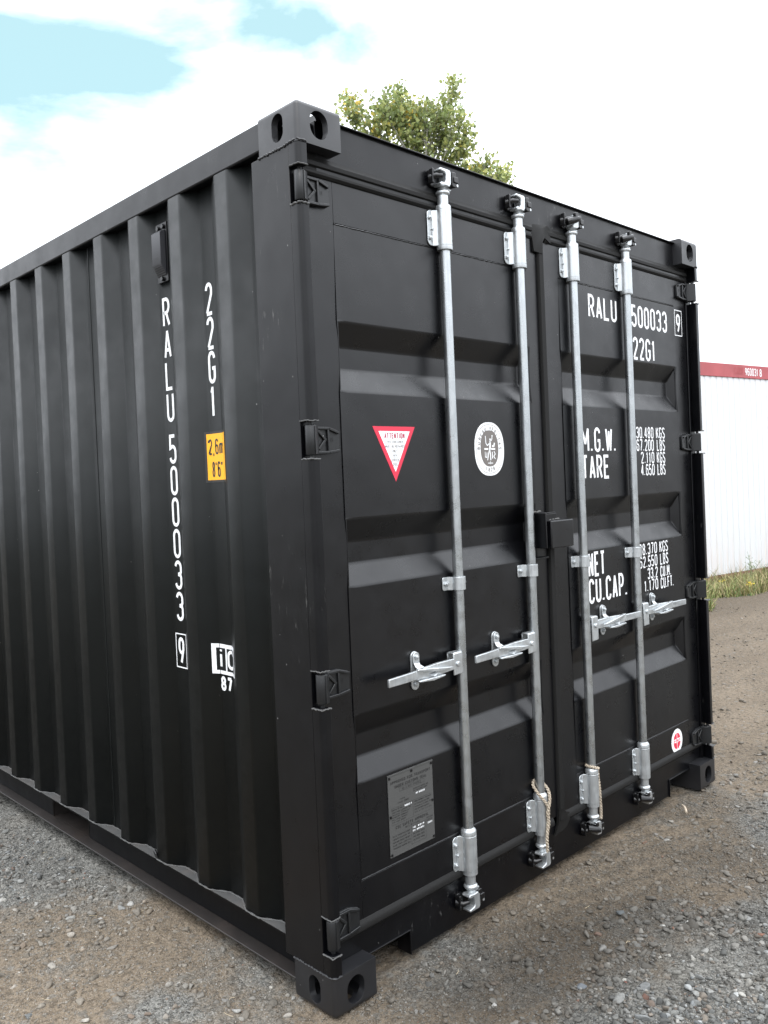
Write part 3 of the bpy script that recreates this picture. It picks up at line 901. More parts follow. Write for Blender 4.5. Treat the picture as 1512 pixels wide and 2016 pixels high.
# ---- lock box (two half housings, one on each door)
mb = MB()
mb.box(1.078, 1.084, -.022, DY, 1.246, 1.376)                # side
mb.box(1.084, 1.180, .004, DY, 1.371, 1.376)                 # top
mb.box(1.084, 1.180, .000, .004, 1.246, 1.371)
mb.box(1.06, 1.15, .020, DY, 1.203, 1.210); mb.box(1.06, 1.066, .02, DY, 1.21, 1.246)
lb0 = mb.build('lock_box', M_frame, box_, bevel=.0015)
wbm = MB()
wbm.tube([(1.078 + .008 * i, DY - .006 - .003 * (i % 2), 1.377 + random.uniform(0, .003)) for i in range(8)], [.004 + random.uniform(-.001, .002) for i in range(8)], 6)
wbm.build('weld_bead', M_ledge, lb0)
mb = MB()
mb.box(1.106, 1.252, -.026, DY, 1.242, 1.346)
lb = mb.build('lock_box', M_door, box_, bevel=.005, segs=4)
wbm = MB()
wbm.tube([(1.130 + .009 * i, DY - .045 - .002 * (i % 2), 1.347 + random.uniform(0, .002)) for i in range(9)], [.004 + random.uniform(-.001, .002) for i in range(9)], 6)
wbm.build('weld_bead', M_ledge, lb)
wbm = MB()
wbm.tube([(1.256, .01, 1.307), (1.262, 0, 1.307), (1.264, -.002, 1.298), (1.262, 0, 1.288), (1.255, .01, 1.285)], .0035, 8)
wbm.build('hasp_ring', M_keep, lb)

# ---- side vent on the left wall
mb = MB()
mb.box(.0335, XI, .772, .842, 2.243, 2.447)
vt = mb.build('vent', M_frame, box_, bevel=.001)
mb = MB()
yA, yB = .781, .838
prof = [(.0335, 2.420), (.016, 2.414), (.012, 2.409), (.012, 2.302), (.016, 2.296), (.0335, 2.262)]
n = len(prof)
vs = [(x, y, z) for y in (yA, yB) for x, z in prof]
mb.add(vs, [(i, (i + 1) % n, n + (i + 1) % n, n + i) for i in range(n)] + [list(range(n)), list(range(n, 2 * n))])
for i in range(5):
    f = (i + .5) / 5.2
    x = .016 + .0175 * f; z = 2.296 - .034 * f
    mb.box(x - .003, x + .001, yA + .003, yB - .003, z - .001, z + .0012)
mb.build('vent_hood', M_vent, vt, bevel=.0012)
for y, z in ((.822, 2.430), (.789, 2.432), (.806, 2.254)):
    mb = MB()
    mb.prism([(y + .008 * math.cos(i * math.pi / 3), z + .008 * math.sin(i * math.pi / 3)) for i in range(6)], YZ(.0335), 0, .008)
    mb.build('vent_bolt', M_keep, vt)
mb = MB()
ringframe(mb, .827, .795, 2.313, 2.324, .0012, lambda a, b, l: (.012 - l, a, b), .0006)
write(mb, 'PVENT', .824, .798, 2.3155, 2.3215, lambda a, b, l: (.012 - l, a, b), .001)
mb.build('vent_lettering', M_keep, vt)

# ------------------------------------------------------------------ lettering and stickers
DF = lambda a, b, l: (a, DY - l, b)
def lettering(name, items, mat, parent, fn=DF, **kw):
    for it in items:
        mb = MB()
        write(mb, it[0], it[1], it[2], it[3], it[4], fn, *(it[5:] if len(it) > 5 else ()), **kw)
        mb.build(name, mat, parent, smooth=False, recalc=False)
S1 = .0120
lettering('lettering', [('RALU', 1.535, 1.757, 2.152, 2.250, S1), ('500033', 1.880, 2.203, 2.149, 2.247, S1), ('22G1', 1.884, 2.082, 2.006, 2.106, S1)], M_white, doors[1])
mb = MB(); write(mb, '9', 2.295, 2.335, 2.161, 2.250, DF, S1)
ringframe(mb, 2.281, 2.350, 2.148, 2.266, .004, DF, .0006)
mb.build('check_digit', M_white, doors[1], smooth=False, recalc=False)
S2 = .0062
lettering('lettering', [('M.G.W.', 1.447, 1.712, 1.601, 1.703, .0122), ('TARE', 1.444, 1.652, 1.490, 1.590, .0122),
    ('30.480', 1.884, 2.038, 1.659, 1.711, S2), ('KGS', 2.062, 2.143, 1.659, 1.711, S2),
    ('67.200', 1.884, 2.038, 1.603, 1.656, S2), ('LBS', 2.066, 2.141, 1.603, 1.656, S2),
    ('2.110', 1.919, 2.038, 1.548, 1.600, S2), ('KGS', 2.062, 2.140, 1.548, 1.600, S2),
    ('4.650', 1.916, 2.038, 1.494, 1.546, S2), ('LBS', 2.064, 2.139, 1.494, 1.546, S2)], M_white, doors[1])
lettering('lettering', [('NET', 1.463, 1.589, 1.092, 1.194, .0122), ('CU.CAP.', 1.460, 1.760, .984, 1.086, .0122),
    ('28.370', 1.872, 2.032, 1.142, 1.194, S2), ('KGS', 2.056, 2.134, 1.142, 1.194, S2),
    ('62.550', 1.872, 2.032, 1.086, 1.138, S2), ('LBS', 2.058, 2.134, 1.086, 1.138, S2),
    ('33.2', 1.940, 2.032, 1.032, 1.083, S2), ('CU.M.', 2.056, 2.155, 1.030, 1.081, S2),
    ('1.170', 1.908, 2.032, .979, 1.030, S2), ('CU.FT.', 2.056, 2.178, .977, 1.028, S2)], M_white, doors[1])

def flat(mb, pts, fn, lift, mi):
    mb.add([fn(a, b, lift) for a, b in pts], [list(range(len(pts)))], mi)
def oval(cx, cz, rx_, rz_, n=40): return [(cx + rx_ * math.cos(2 * math.pi * i / n), cz + rz_ * math.sin(2 * math.pi * i / n)) for i in range(n)]
# red triangle notice
mb = MB()
A_, B_, C_ = Vector((.288, 1.688)), Vector((.476, 1.688)), Vector((.381, 1.515))
flat(mb, [A_, C_, B_], DF, .0006, 0)
cen = Vector((.3815, 1.6315))
flat(mb, [cen + (p - cen) * .74 for p in (A_, C_, B_)], DF, .0010, 1)
write(mb, 'ATTENTION', .337, .427, 1.650, 1.668, DF, .0030, 2, lift=.0013)
for s_, a, b, z in (('THIS CONTAINER', .345, .419, 1.636), ('MUST BE REPAIRED', .339, .425, 1.6215), ('ONLY', .372, .391, 1.607), ('WITH', .373, .390, 1.593), ('CORTEN', .367, .396, 1.579), ('STEEL', .371, .391, 1.565)):
    write(mb, s_, a, b, z, z + .008, DF, .0011, 3, lift=.0013)
ringframe(mb, .369, .394, 1.6045, 1.618, .0008, DF, .0013, 3); ringframe(mb, .364, .399, 1.5765, 1.590, .0008, DF, .0013, 3)
mb.build('warning_sticker', [M_red, M_white, M_redtxt, M_grink], doors[0], smooth=False, recalc=False)
# oval seal
mb = MB()
ox, oz = .8555, 1.616
def sup(cx, cz, a, b, n=44, p=2.35):
    return [(cx + a * abs(math.cos(t)) ** (2 / p) * (1 if math.cos(t) >= 0 else -1), cz + b * abs(math.sin(t)) ** (2 / p) * (1 if math.sin(t) >= 0 else -1)) for t in [2 * math.pi * i / n for i in range(n)]]
flat(mb, sup(ox, oz, .0825, .0945)[::-1], DF, .0006, 0)
pts = sup(ox, oz, .0735, .0855, 60); ribbon(mb, pts + [pts[0]], .0016, DF, .0009, 1)
flat(mb, sup(ox, oz + .002, .050, .064)[::-1], DF, .0010, 1)
def around(txt, r1, r2, a0, a1, hgt, sw):
    n = len(txt)
    for i, ch in enumerate(txt):
        if ch == ' ': continue
        a = R(a0 + (a1 - a0) * i / (n - 1))
        cx, cz = ox + r1 * math.cos(a), oz + r2 * math.sin(a)
        up = Vector((math.cos(a) / r1, math.sin(a) / r2)).normalized() * (1 if a1 < a0 else -1)
        rt = Vector((up.y, -up.x))
        fn = lambda u, v, l, c_=(cx, cz), up_=up, rt_=rt: (c_[0] + rt_.x * u + up_.x * v, DY - l, c_[1] + rt_.y * u + up_.y * v)
        write(mb, ch, -hgt * .3, hgt * .3, -hgt / 2, hgt / 2, fn, sw, 1, lift=.0012)
around('BUREAU VERITAS', .0605, .0735, 178, 2, .0145, .0024)
around('1828', .0605, .0735, 250, 290, .0145, .0024)
# the seal's emblem: a figure holding a torch above two bars
def st_(pts, w): ribbon(mb, [(ox + a, oz + b) for a, b in pts], w * .72, DF, .0014, 0)
st_([(.004, .030), (.004, .034), (.004, .037)], .010)
st_([(.004, .028), (.003, .010), (.000, -.004)], .012)
st_([(.000, -.002), (.003, -.020), (.004, -.040)], .007)
st_([(-.002, -.004), (-.008, -.020), (-.014, -.040)], .006)
st_([(.004, .024), (.014, .034), (.016, .046)], .005)
st_([(.016, .044), (.016, .049)], .009)
st_([(.002, .022), (-.012, .012), (-.020, .020), (-.022, .046)], .005)
st_([(-.030, 0), (-.008, 0)], .008); st_([(.008, 0), (.031, 0)], .008)
st_([(.014, .010), (.024, .010), (.028, .022)], .009); st_([(-.026, -.010), (-.026, -.028), (-.018, -.030), (-.016, -.012)], .004)
st_([(.014, -.010), (.014, -.034)], .006); st_([(.024, -.008), (.030, -.018), (.022, -.026), (.030, -.036)], .005)
st_([(-.012, -.050), (.016, -.050)], .004); st_([(.002, -.044), (.002, -.054)], .004)
mb.build('approval_sticker', [M_white, M_grink], doors[0], smooth=False, recalc=False)
# small round red and white sticker
mb = MB()
sx, sz = 2.155, .2575
flat(mb, oval(sx, sz, .053, .056)[::-1], DF, .0006, 0)
flat(mb, oval(sx, sz, .034, .037)[::-1], DF, .0010, 1)
ribbon(mb, [(sx, sz + .037), (sx, sz - .037)], .0035, DF, .0012, 0)
ribbon(mb, [(sx - .034, sz + .001), (sx + .034, sz + .001)], .019, DF, .00125, 0)
write(mb, 'chc', sx - .031, sx + .031, sz - .011, sz + .012, DF, .0052, 1, lift=.0015)
mb.build('round_sticker', [M_white, M_red], doors[1], smooth=False, recalc=False)
# riveted data plate
mb = MB()
qx0, qx1, qz0, qz1 = .287, .490, .3515, .6035
mb.box(qx0, qx1, DY - .0025, DY - .0003, qz0, qz1, 0)
PF = lambda a, b, l: (a, DY - .0026 - l, b)
pw = qx1 - qx0
def pt(s_, u0, u1, v, h, sw, mi=1): write(mb, s_, qx0 + u0 * pw, qx0 + u1 * pw, qz0 + v, qz0 + v + h, PF, sw, mi, lift=.0004)
pt('APPROVED FOR TRANSPORT', .05, .95, .2245, .0095, .0019)
pt('UNDER CUSTOMS SEAL', .14, .86, .2095, .0095, .0019)
pt('GB/C 5017 BV3352', .30, .72, .1985, .0055, .0008)
ringframe(mb, qx0 + .24 * pw, qx0 + .80 * pw, qz0 + .1955, qz0 + .2065, .0006, PF, .0004, 1)
pt('MANUFACTURERS NO', .55, .88, .184, .0045, .0008); pt('OF THE CONTAINER', .55, .86, .177, .0045, .0008)
pt('TYPE', .24, .36, .168, .0045, .0008); pt('CX20-26RE', .20, .44, .159, .0050, .0009)
pt('NO 500033', .60, .80, .167, .0055, .0012, 2)
for v in (.150, .0985): ribbon(mb, [(qx0 + .01, qz0 + v), (qx1 - .01, qz0 + v)], .0006, PF, .0004, 1)
ribbon(mb, [(qx0 + .53 * pw, qz0 + .0985), (qx0 + .53 * pw, qz0 + .150)], .0006, PF, .0004, 1)
pt('OWNERS NO RALU', .05, .32, .142, .0045, .0008); pt('500033 9', .34, .50, .142, .0055, .0013, 2)
for i, s_ in enumerate(('CONTAINER LEASING AND', 'TRADING COMPANY', 'HAMBURG GERMANY', 'TEL 040 36900', 'FAX 040 36901')): pt(s_, .06, .48 - .03 * i, .134 - i * .0075, .0042, .0008)
for i, s_ in enumerate(('WOOD COMPONENT TREATMENT', 'IM TAILEILEUM 400 2016', 'MANUFACTURED BY', 'CIMC CONTAINERS MANUFACT.', 'CO LTD CHINA')): pt(s_, .56, .95 - .05 * (i % 2), .142 - i * .0085, .0042, .0008)
pt('CSC SAFETY APPROVAL', .13, .87, .0830, .0095, .0019)
pt('GB/C 5017 3352', .34, .66, .0745, .0050, .0008)
for i, s_ in enumerate(('DATE MANUFACTURED', 'IDENTIFICATION NO.', 'MAXIMUM GROSS WEIGHT', 'ALLOW. STACK. LOAD 1.8 G', 'TRANSVERSE RACKING TEST')): pt(s_, .06, .44, .060 - i * .0095, .0048, .0009)
for i, s_ in enumerate(('10/2019', 'CX 204501', '30.480 KGS', '192.000 KGS', '15.240 KGS')): pt(s_, .50, .76, .062 - i * .0100, .0052, .0011 if i > 1 else .0015, 1 if i > 1 else 2)
ringframe(mb, qx0 + .47 * pw, qx0 + .80 * pw, qz0 + .014, qz0 + .0705, .0006, PF, .0004, 1)
pt('NEXT EXAM', .82, .96, .074, .0045, .0008); pt('ACEP DE', .82, .95, .066, .0045, .0008); pt('2024', .84, .95, .056, .0055, .0014, 2)
for a, b in ((.006, .246), (.105, .246), (.197, .246), (.006, .126), (.197, .126), (.006, .008), (.197, .008)):
    mb.cyl((qx0 + a, DY - .0025, qz0 + b), 'y', .0040, -.003, 0, 10, 3)
mb.box(qx0 - .001, qx1 + .001, DY - .0042, DY - .0003, qz1, qz1 + .004, 0)
mb.build('data_plate', [M_galvd, M_ink, M_white, M_keep], doors[0], smooth=False)

# side-wall lettering follows the corrugation
SF = lambda a, b, l: (side_x(a) - l, a, b)
mb = MB()
zt = 2.192
for i, ch in enumerate('RALU'):
    write(mb, ch, .835, .787, zt - .103 - i * .1107, zt - i * .1107, SF, .0120)
zt = 1.713
for i, ch in enumerate('500033'):
    write(mb, ch, .833, .786, zt - .103 - i * .1107, zt - i * .1107, SF, .0120)
mb.build('lettering', M_white, wall, smooth=False, recalc=False)
mb = MB()
write(mb, '9', .831, .793, .903, .999, SF, .0120)
ringframe(mb, .846, .779, .892, 1.010, .0042, SF, .0006)
mb.build('check_digit', M_white, wall, smooth=False, recalc=False)
mb = MB()
zt = 2.190
for i, ch in enumerate('22G1'):
    write(mb, ch, .560 if ch != '1' else .555, .518 if ch != '1' else .522, zt - .107 - i * .1112, zt - i * .1112, SF, .0120)
mb.build('lettering', M_white, wall, smooth=False, recalc=False)
def quilt(mb, y0, y1, z0, z1, lift, mi):
    """rectangular sticker folded over the corrugation"""
    br = sorted({y0, y1} | {y for y, _ in SP if min(y0, y1) < y < max(y0, y1)})
    for a, b in zip(br, br[1:]):
        mb.add([(side_x(a) - lift, a, z0), (side_x(a) - lift, a, z1), (side_x(b) - lift, b, z1), (side_x(b) - lift, b, z0)], [(0, 1, 2, 3)], mi)
mb = MB()
quilt(mb, .452, .589, 1.537, 1.705, .0008, 0)
quilt(mb, .455, .581, 1.545, 1.697, .0012, 1)
write(mb, '2,6m', .577, .492, 1.628, 1.680, SF, .0062, 0, lift=.0016)
write(mb, "8'6\"", .562, .499, 1.554, 1.606, SF, .0062, 0, lift=.0016)
mb.build('height_sticker', [M_ink, M_yellow], wall, smooth=False, recalc=False)
mb = MB()
quilt(mb, .462, .597, .903, 1.003, .0006, 0)
quilt(mb, .536, .581, .915, .990, .0010, 1); quilt(mb, .470, .528, .915, .990, .0010, 1)
write(mb, 'i', .568, .550, .922, .992, SF, .012, 0, lift=.0014)
write(mb, 'c', .524, .478, .922, 1.008, SF, .011, 0, lift=.0014)
write(mb, '87', .568, .503, .848, .896, SF, .010, 0, lift=.0010)
mb.build('code_sticker', [M_white, M_side], wall, smooth=False, recalc=False)

# ------------------------------------------------------------------ seal ropes on the two inner bars
M_rope, t, b = new_mat('jute twine')
n_ = noise_tex(t, coords(t), 300, 3)
t.links.new(mix_col(t, rng(t, n_, .35, .7, 0, 1), (.22, .17, .12), (.52, .46, .37)), b.inputs['Base Color']); b.inputs['Roughness'].default_value = .85
def twine(name, paths, label, origin):
    mb = MB()
    for path in paths:
        P = [Vector(p) for p in path]
        # smooth resample
        Q = []
        for i in range(len(P) - 1):
            p0 = P[max(i - 1, 0)]; p1 = P[i]; p2 = P[i + 1]; p3 = P[min(i + 2, len(P) - 1)]
            for k in range(14):
                t_ = k / 14
                Q.append(.5 * ((2 * p1) + (-p0 + p2) * t_ + (2 * p0 - 5 * p1 + 4 * p2 - p3) * t_ ** 2 + (-p0 + 3 * p1 - 3 * p2 + p3) * t_ ** 3))
        # arc-length positions
        s = 0; up = Vector((0, 1, 0)); strands = [[], []]
        for i, q in enumerate(Q):
            if i: s += (q - Q[i - 1]).length
            tg = (Q[min(i + 1, len(Q) - 1)] - Q[max(i - 1, 0)]).normalized()
            a = tg.cross(up); a = a.normalized() if a.length > .05 else tg.cross(Vector((1, 0, 0))).normalized()
            b_ = a.cross(tg).normalized()
            for k in (0, 1):
                w = s / .012 * math.pi + k * math.pi
                strands[k].append(q + (a * math.cos(w) + b_ * math.sin(w)) * .0029)
        for st in strands: mb.tube(st, .0034, 7)
    o = mb.build(name, M_rope)
    o.location = (0, 0, 0)
    return tag(o, label, 'rope')
rx = RODX[1]
twine('twine_loop', [
    [(rx - .024, RY + .014, .372), (rx - .030, RY - .012, .352), (rx - .016, RY - .032, .322), (rx - .002, RY - .034, .296), (rx + .002, RY - .033, .27), (rx - .006, RY - .032, .22), (rx - .012, RY - .032, .18), (rx - .010, RY - .030, .135)],
    [(rx - .024, RY + .014, .372), (rx - .004, RY + .022, .385), (rx + .022, RY + .010, .375), (rx + .028, RY - .014, .352), (rx + .016, RY - .031, .326), (rx + .002, RY - .036, .300), (rx - .006, RY - .034, .275), (rx - .001, RY - .035, .24), (rx - .012, RY - .034, .20), (rx - .014, RY - .033, .165), (rx - .009, RY - .031, .132)]],
    'pale twine looped round the second bar, hanging before its lower bracket', None)
rx = RODX[2]
twine('twine_loop', [
    [(rx - .020, RY - .004, .352), (rx - .012, RY - .022, .350), (rx + .010, RY - .024, .342), (rx + .026, RY - .012, .332), (rx + .031, RY - .010, .300), (rx + .030, RY - .012, .24), (rx + .036, RY - .014, .18), (rx + .036, RY - .014, .130)],
    [(rx - .020, RY - .004, .352), (rx - .016, RY + .014, .352), (rx + .010, RY + .020, .350), (rx + .024, RY + .004, .343), (rx + .032, RY - .004, .315), (rx + .034, RY - .012, .26), (rx + .032, RY - .015, .21), (rx + .039, RY - .011, .16), (rx + .034, RY - .013, .128)]],
    'grey-brown twine tied round the third bar, hanging right of its lower bracket', None)

# ================================================================== GROUND
def fbm(x, y, scale, octs=4, seed=0):
    out = np.zeros_like(x); amp = 1; tot = 0
    for o in range(octs):
        X = x * scale; Y = y * scale
        xi = np.floor(X).astype(np.int64); yi = np.floor(Y).astype(np.int64)
        fx = X - xi; fy = Y - yi; fx = fx * fx * (3 - 2 * fx); fy = fy * fy * (3 - 2 * fy)
        def h(a, b):
            n = (a * 374761393 + b * 668265263 + (seed + o) * 1274126177) & 0x7fffffff
            n = ((n ^ (n >> 13)) * 1274126177) & 0x7fffffff
            return ((n ^ (n >> 16)) & 0xffff) / 65535.0
        v = (h(xi, yi) * (1 - fx) + h(xi + 1, yi) * fx) * (1 - fy) + (h(xi, yi + 1) * (1 - fx) + h(xi + 1, yi + 1) * fx) * fy
        out += v * amp; tot += amp; amp *= .5; scale *= 2.03
    return out / tot
def soil(x, y):
    """0 = grey crushed gravel, 1 = tan packed earth"""
    s = fbm(x + 3, y + 9, 1.15, 4, 5) * 1.5 - .42 + (fbm(x, y, 6, 3, 15) - .5) * .7
    def blob(cx, cy, sx, sy, a): return a * np.exp(-((x - cx) / sx) ** 2 - ((y - cy) / sy) ** 2)
    s = s + blob(-.3, .62, .75, .62, .80) + blob(-.25, 1.75, .30, .42, -.7) + blob(-.28, .42, .10, .10, -.5) + blob(1.05, -.02, .55, .22, .5) + blob(.65, -.75, .7, .38, -.55)
    s = s + blob(2.3, -.1, .9, .35, .25) + blob(4.4, .6, 2.2, .9, .65) + blob(1.9, -.7, .8, .35, -.35) + blob(7.0, 1.7, 3.0, 1.6, .9) + blob(.3, -.1, .3, .12, -.2) + blob(-.1, 2.2, .2, .6, -.3)
    return np.clip(s, 0, 1)
def tone(x, y):
    """how bleached the surface is: dusty beside the wall, dark fresh crush before the doors"""
    def blob(cx, cy, sx, sy, a): return a * np.exp(-((x - cx) / sx) ** 2 - ((y - cy) / sy) ** 2)
    k = 1 + blob(-.5, .9, .7, 1.4, .42) + blob(-.25, 1.75, .25, .35, -.12) + blob(.8, -.28, .85, .22, -.42) + blob(4.6, .8, 2.6, 1.2, .12) + blob(.45, -.18, .35, .2, -.12) + blob(.75, -.70, .45, .16, .22)
    return k + (fbm(x, y, 3.0, 3, 51) - .5) * .5
def height(x, y):
    z = (fbm(x, y, .55, 3, 11) - .5) * .030 + (fbm(x, y, 4.2, 3, 21) - .5) * .014 + (fbm(x, y, 21, 3, 31) - .5) * .011 + (fbm(x, y, 62, 2, 41) - .5) * .0075
    # ruts raked through the earth before the doors
    r = np.exp(-((x - 1.3) / .7) ** 2 - ((y + .12) / .25) ** 2)
    z += r * .006 * np.sin((y * .9 + x * .35) * 70 + 3 * fbm(x, y, 6, 2, 3))
    return np.minimum(z, .012) - .004
def axis(a0, a1, step, lo, hi):
    core = list(np.arange(a0, a1 + step / 2, step))
    up = []; s = step; v = core[-1]
    while v < hi: s *= 1.16; v += s; up.append(v)
    dn = []; s = step; v = core[0]
    while v > lo: s *= 1.16; v -= s; dn.append(v)
    return np.array(dn[::-1] + core + up)
gx = axis(-1.1, 3.4, .0125, -220, 260); gy = axis(-1.3, 3.0, .0125, -220, 260)
GX, GY = np.meshgrid(gx, gy)
GZ = height(GX, GY)
far = np.clip((np.hypot(GX, GY) - 25) / 60, 0, 1)
GZ = GZ * (1 - far)
nx, ny = len(gx), len(gy)
me = bpy.data.meshes.new('gravel_ground')
me.vertices.add(nx * ny)
me.vertices.foreach_set('co', np.stack([GX, GY, GZ], -1).astype(np.float32).ravel())
ii, jj = np.meshgrid(np.arange(nx - 1), np.arange(ny - 1))
q = np.stack([jj * nx + ii, jj * nx + ii + 1, (jj + 1) * nx + ii + 1, (jj + 1) * nx + ii], -1).reshape(-1, 4)
me.loops.add(q.size); me.loops.foreach_set('vertex_index', q.ravel().astype(np.int32))
me.polygons.add(len(q)); me.polygons.foreach_set('loop_start', (np.arange(len(q)) * 4).astype(np.int32))
me.update(calc_edges=True)
at = me.attributes.new('soil', 'FLOAT', 'POINT'); at.data.foreach_set('value', soil(GX, GY).astype(np.float32).ravel())
at = me.attributes.new('tone', 'FLOAT', 'POINT'); at.data.foreach_set('value', tone(GX, GY).astype(np.float32).ravel())
me.shade_smooth()
M_ground, t, b = new_mat('gravel and packed earth')
P = coords(t)
av = N(t, 'ShaderNodeAttribute', attribute_name='soil')
def vor(scale, seed_off=0):
    v = N(t, 'ShaderNodeTexVoronoi'); v.inputs['Scale'].default_value = scale
    mpn = N(t, 'ShaderNodeMapping'); mpn.inputs['Location'].default_value = (seed_off, seed_off * 2, 0)
    wn = N(t, 'ShaderNodeTexNoise'); wn.inputs['Scale'].default_value = scale * .8; t.links.new(P, wn.inputs['Vector'])
    t.links.new(P, mpn.inputs['Vector']); t.links.new(mpn.outputs[0], v.inputs['Vector'])
    return v
v1 = vor(62); v2 = vor(210, 3.3); v3 = vor(38, 7.1)
def hue(v):
    s = N(t, 'ShaderNodeSeparateColor'); t.links.new(v.outputs['Color'], s.inputs[0]); return s.outputs
h1 = hue(v1); h2 = hue(v2); h3 = hue(v3)
grey = mix_col(t, h1[0], (.035, .035, .034), (.32, .32, .305))
grey2 = mix_col(t, h2[0], (.018, .018, .017), (.42, .415, .395))
greyc = mix_col(t, .58, grey, grey2)
tan = mix_col(t, noise_tex(t, P, 14, 6, .7), (.185, .145, .105), (.31, .255, .192))
tan = mix_col(t, rng(t, h2[1], .0, 1, 0, .55), tan, mix_col(t, h2[0], (.09, .07, .055), (.38, .33, .28)))
mott = noise_tex(t, P, 46, 5, .75)
tan = mix_col(t, rng(t, mott, .50, .60, 0, .6), tan, (.060, .050, .040))
edge = noise_tex(t, P, 9, 7, .75)
sf = math_node(t, 'ADD', av.outputs['Fac'], math_node(t, 'MULTIPLY', math_node(t, 'SUBTRACT', edge, .5), 1.3), True)
sf = rng(t, sf, .28, .72, 0, 1)
c = mix_col(t, sf, greyc, tan)
c = mix_col(t, rng(t, noise_tex(t, P, 1.7, 3), .5, .75, 0, .35), c, (.21, .165, .12))
big = math_node(t, 'LESS_THAN', v3.outputs['Distance'], rng(t, h3[0], .72, 1, 0, .55))
c = mix_col(t, math_node(t, 'MULTIPLY', big, .5), c, mix_col(t, h3[1], (.11, .11, .105), (.33, .33, .32)))
tv = N(t, 'ShaderNodeAttribute', attribute_name='tone'); tcc = N(t, 'ShaderNodeCombineColor')
for i, k_ in enumerate((.54, .53, .505)): t.links.new(math_node(t, 'MULTIPLY', tv.outputs['Fac'], k_), tcc.inputs[i])
c = mix_col(t, 1.0, c, tcc.outputs[0], 'MULTIPLY')
t.links.new(c, b.inputs['Base Color']); b.inputs['Roughness'].default_value = .9; b.inputs['Specular IOR Level'].default_value = .2
hsum = math_node(t, 'ADD', math_node(t, 'MULTIPLY', v1.outputs['Distance'], -1.0), math_node(t, 'MULTIPLY', v2.outputs['Distance'], -.45))
hsum = math_node(t, 'ADD', hsum, math_node(t, 'MULTIPLY', noise_tex(t, P, 180, 4, .7), .8))
bp = N(t, 'ShaderNodeBump'); bp.inputs['Strength'].default_value = .9; bp.inputs['Distance'].default_value = .006
t.links.new(hsum, bp.inputs['Height']); t.links.new(bp.outputs[0], b.inputs['Normal'])
me.materials.append(M_ground)
g = bpy.data.objects.new('gravel_ground', me); COL.objects.link(g); g['kind'] = 'structure'

# ---- loose gravel
def ico(sub):
    bm = bmesh.new(); bmesh.ops.create_icosphere(bm, subdivisions=sub, radius=1)
    v = np.array([p.co for p in bm.verts]); f = np.array([[q.index for q in p.verts] for p in bm.faces]); bm.free(); return v, f
I1, I2 = ico(1), ico(2)
M_stone, t, b = new_mat('crushed stone')
ca = N(t, 'ShaderNodeAttribute', attribute_name='tint')
P = coords(t)
c = mix_col(t, rng(t, noise_tex(t, P, 150, 4, .7), .35, .7, 0.12, .6), mix_col(t, 1.0, ca.outputs['Color'], (.74, .74, .73), 'MULTIPLY'), (.05, .05, .046))
t.links.new(c, b.inputs['Base Color']); b.inputs['Roughness'].default_value = .8; b.inputs['Specular IOR Level'].default_value = .3
bp = N(t, 'ShaderNodeBump'); bp.inputs['Strength'].default_value = .5; bp.inputs['Distance'].default_value = .003
t.links.new(noise_tex(t, P, 220, 4, .7), bp.inputs['Height']); t.links.new(bp.outputs[0], b.inputs['Normal'])
PAL = np.array([(.17, .17, .16), (.11, .112, .108), (.24, .24, .23), (.085, .083, .078), (.20, .17, .14), (.32, .31, .29), (.15, .16, .165), (.16, .12, .095), (.42, .41, .38), (.24, .10, .065), (.36, .37, .37)])
PW = np.array([.20, .18, .15, .13, .09, .08, .07, .04, .02, .005, .04]); PW = PW / PW.sum()
def stones(pos, size, base, seed):
    rg = np.random.default_rng(seed)
    v, f = base; n = len(pos); k = len(v)
    # angular rocks: random cut planes squash the sphere
    V = np.repeat(v[None], n, 0)
    for _ in range(8):
        d_ = rg.normal(size=(n, 3)); d_ /= np.linalg.norm(d_, axis=1, keepdims=True)
        lim = rg.uniform(.38, .75, (n, 1))
        dt = np.einsum('nkd,nd->nk', V, d_)
        ex = np.clip(dt - lim, 0, None)
        V = V - ex[..., None] * d_[:, None]
    sc = np.stack([rg.uniform(.8, 1.3, n), rg.uniform(.6, 1.0, n), rg.uniform(.35, .75, n)], -1) * size[:, None]
    V = V * sc[:, None]
    a = rg.uniform(0, 2 * np.pi, n); ca_, sa = np.cos(a), np.sin(a)
    x = V[..., 0] * ca_[:, None] - V[..., 1] * sa[:, None]; y = V[..., 0] * sa[:, None] + V[..., 1] * ca_[:, None]
    tl = rg.uniform(-.35, .35, (n, 1)); z = V[..., 2] + x * tl
    z0 = height(pos[:, 0], pos[:, 1]) + sc[:, 2] * rg.uniform(.0, .5, n)
    out = np.stack([x + pos[:, :1], y + pos[:, 1:2], z + z0[:, None]], -1).reshape(-1, 3)
    F = (f[None] + (np.arange(n) * k)[:, None, None]).reshape(-1, 3)
    ci = rg.choice(len(PAL), n, p=PW); tint = PAL[ci] * rg.uniform(.6, 1.5, (n, 1))
    sl = soil(pos[:, 0], pos[:, 1])[:, None]
    tint = tint * (1 - .62 * sl) + np.array([.25, .20, .145]) * .62 * sl
    tint = tint * np.clip(tone(pos[:, 0], pos[:, 1]), .5, 1.5)[:, None]
    return out, F, np.repeat(np.concatenate([tint, np.ones((n, 1))], 1), k, 0)
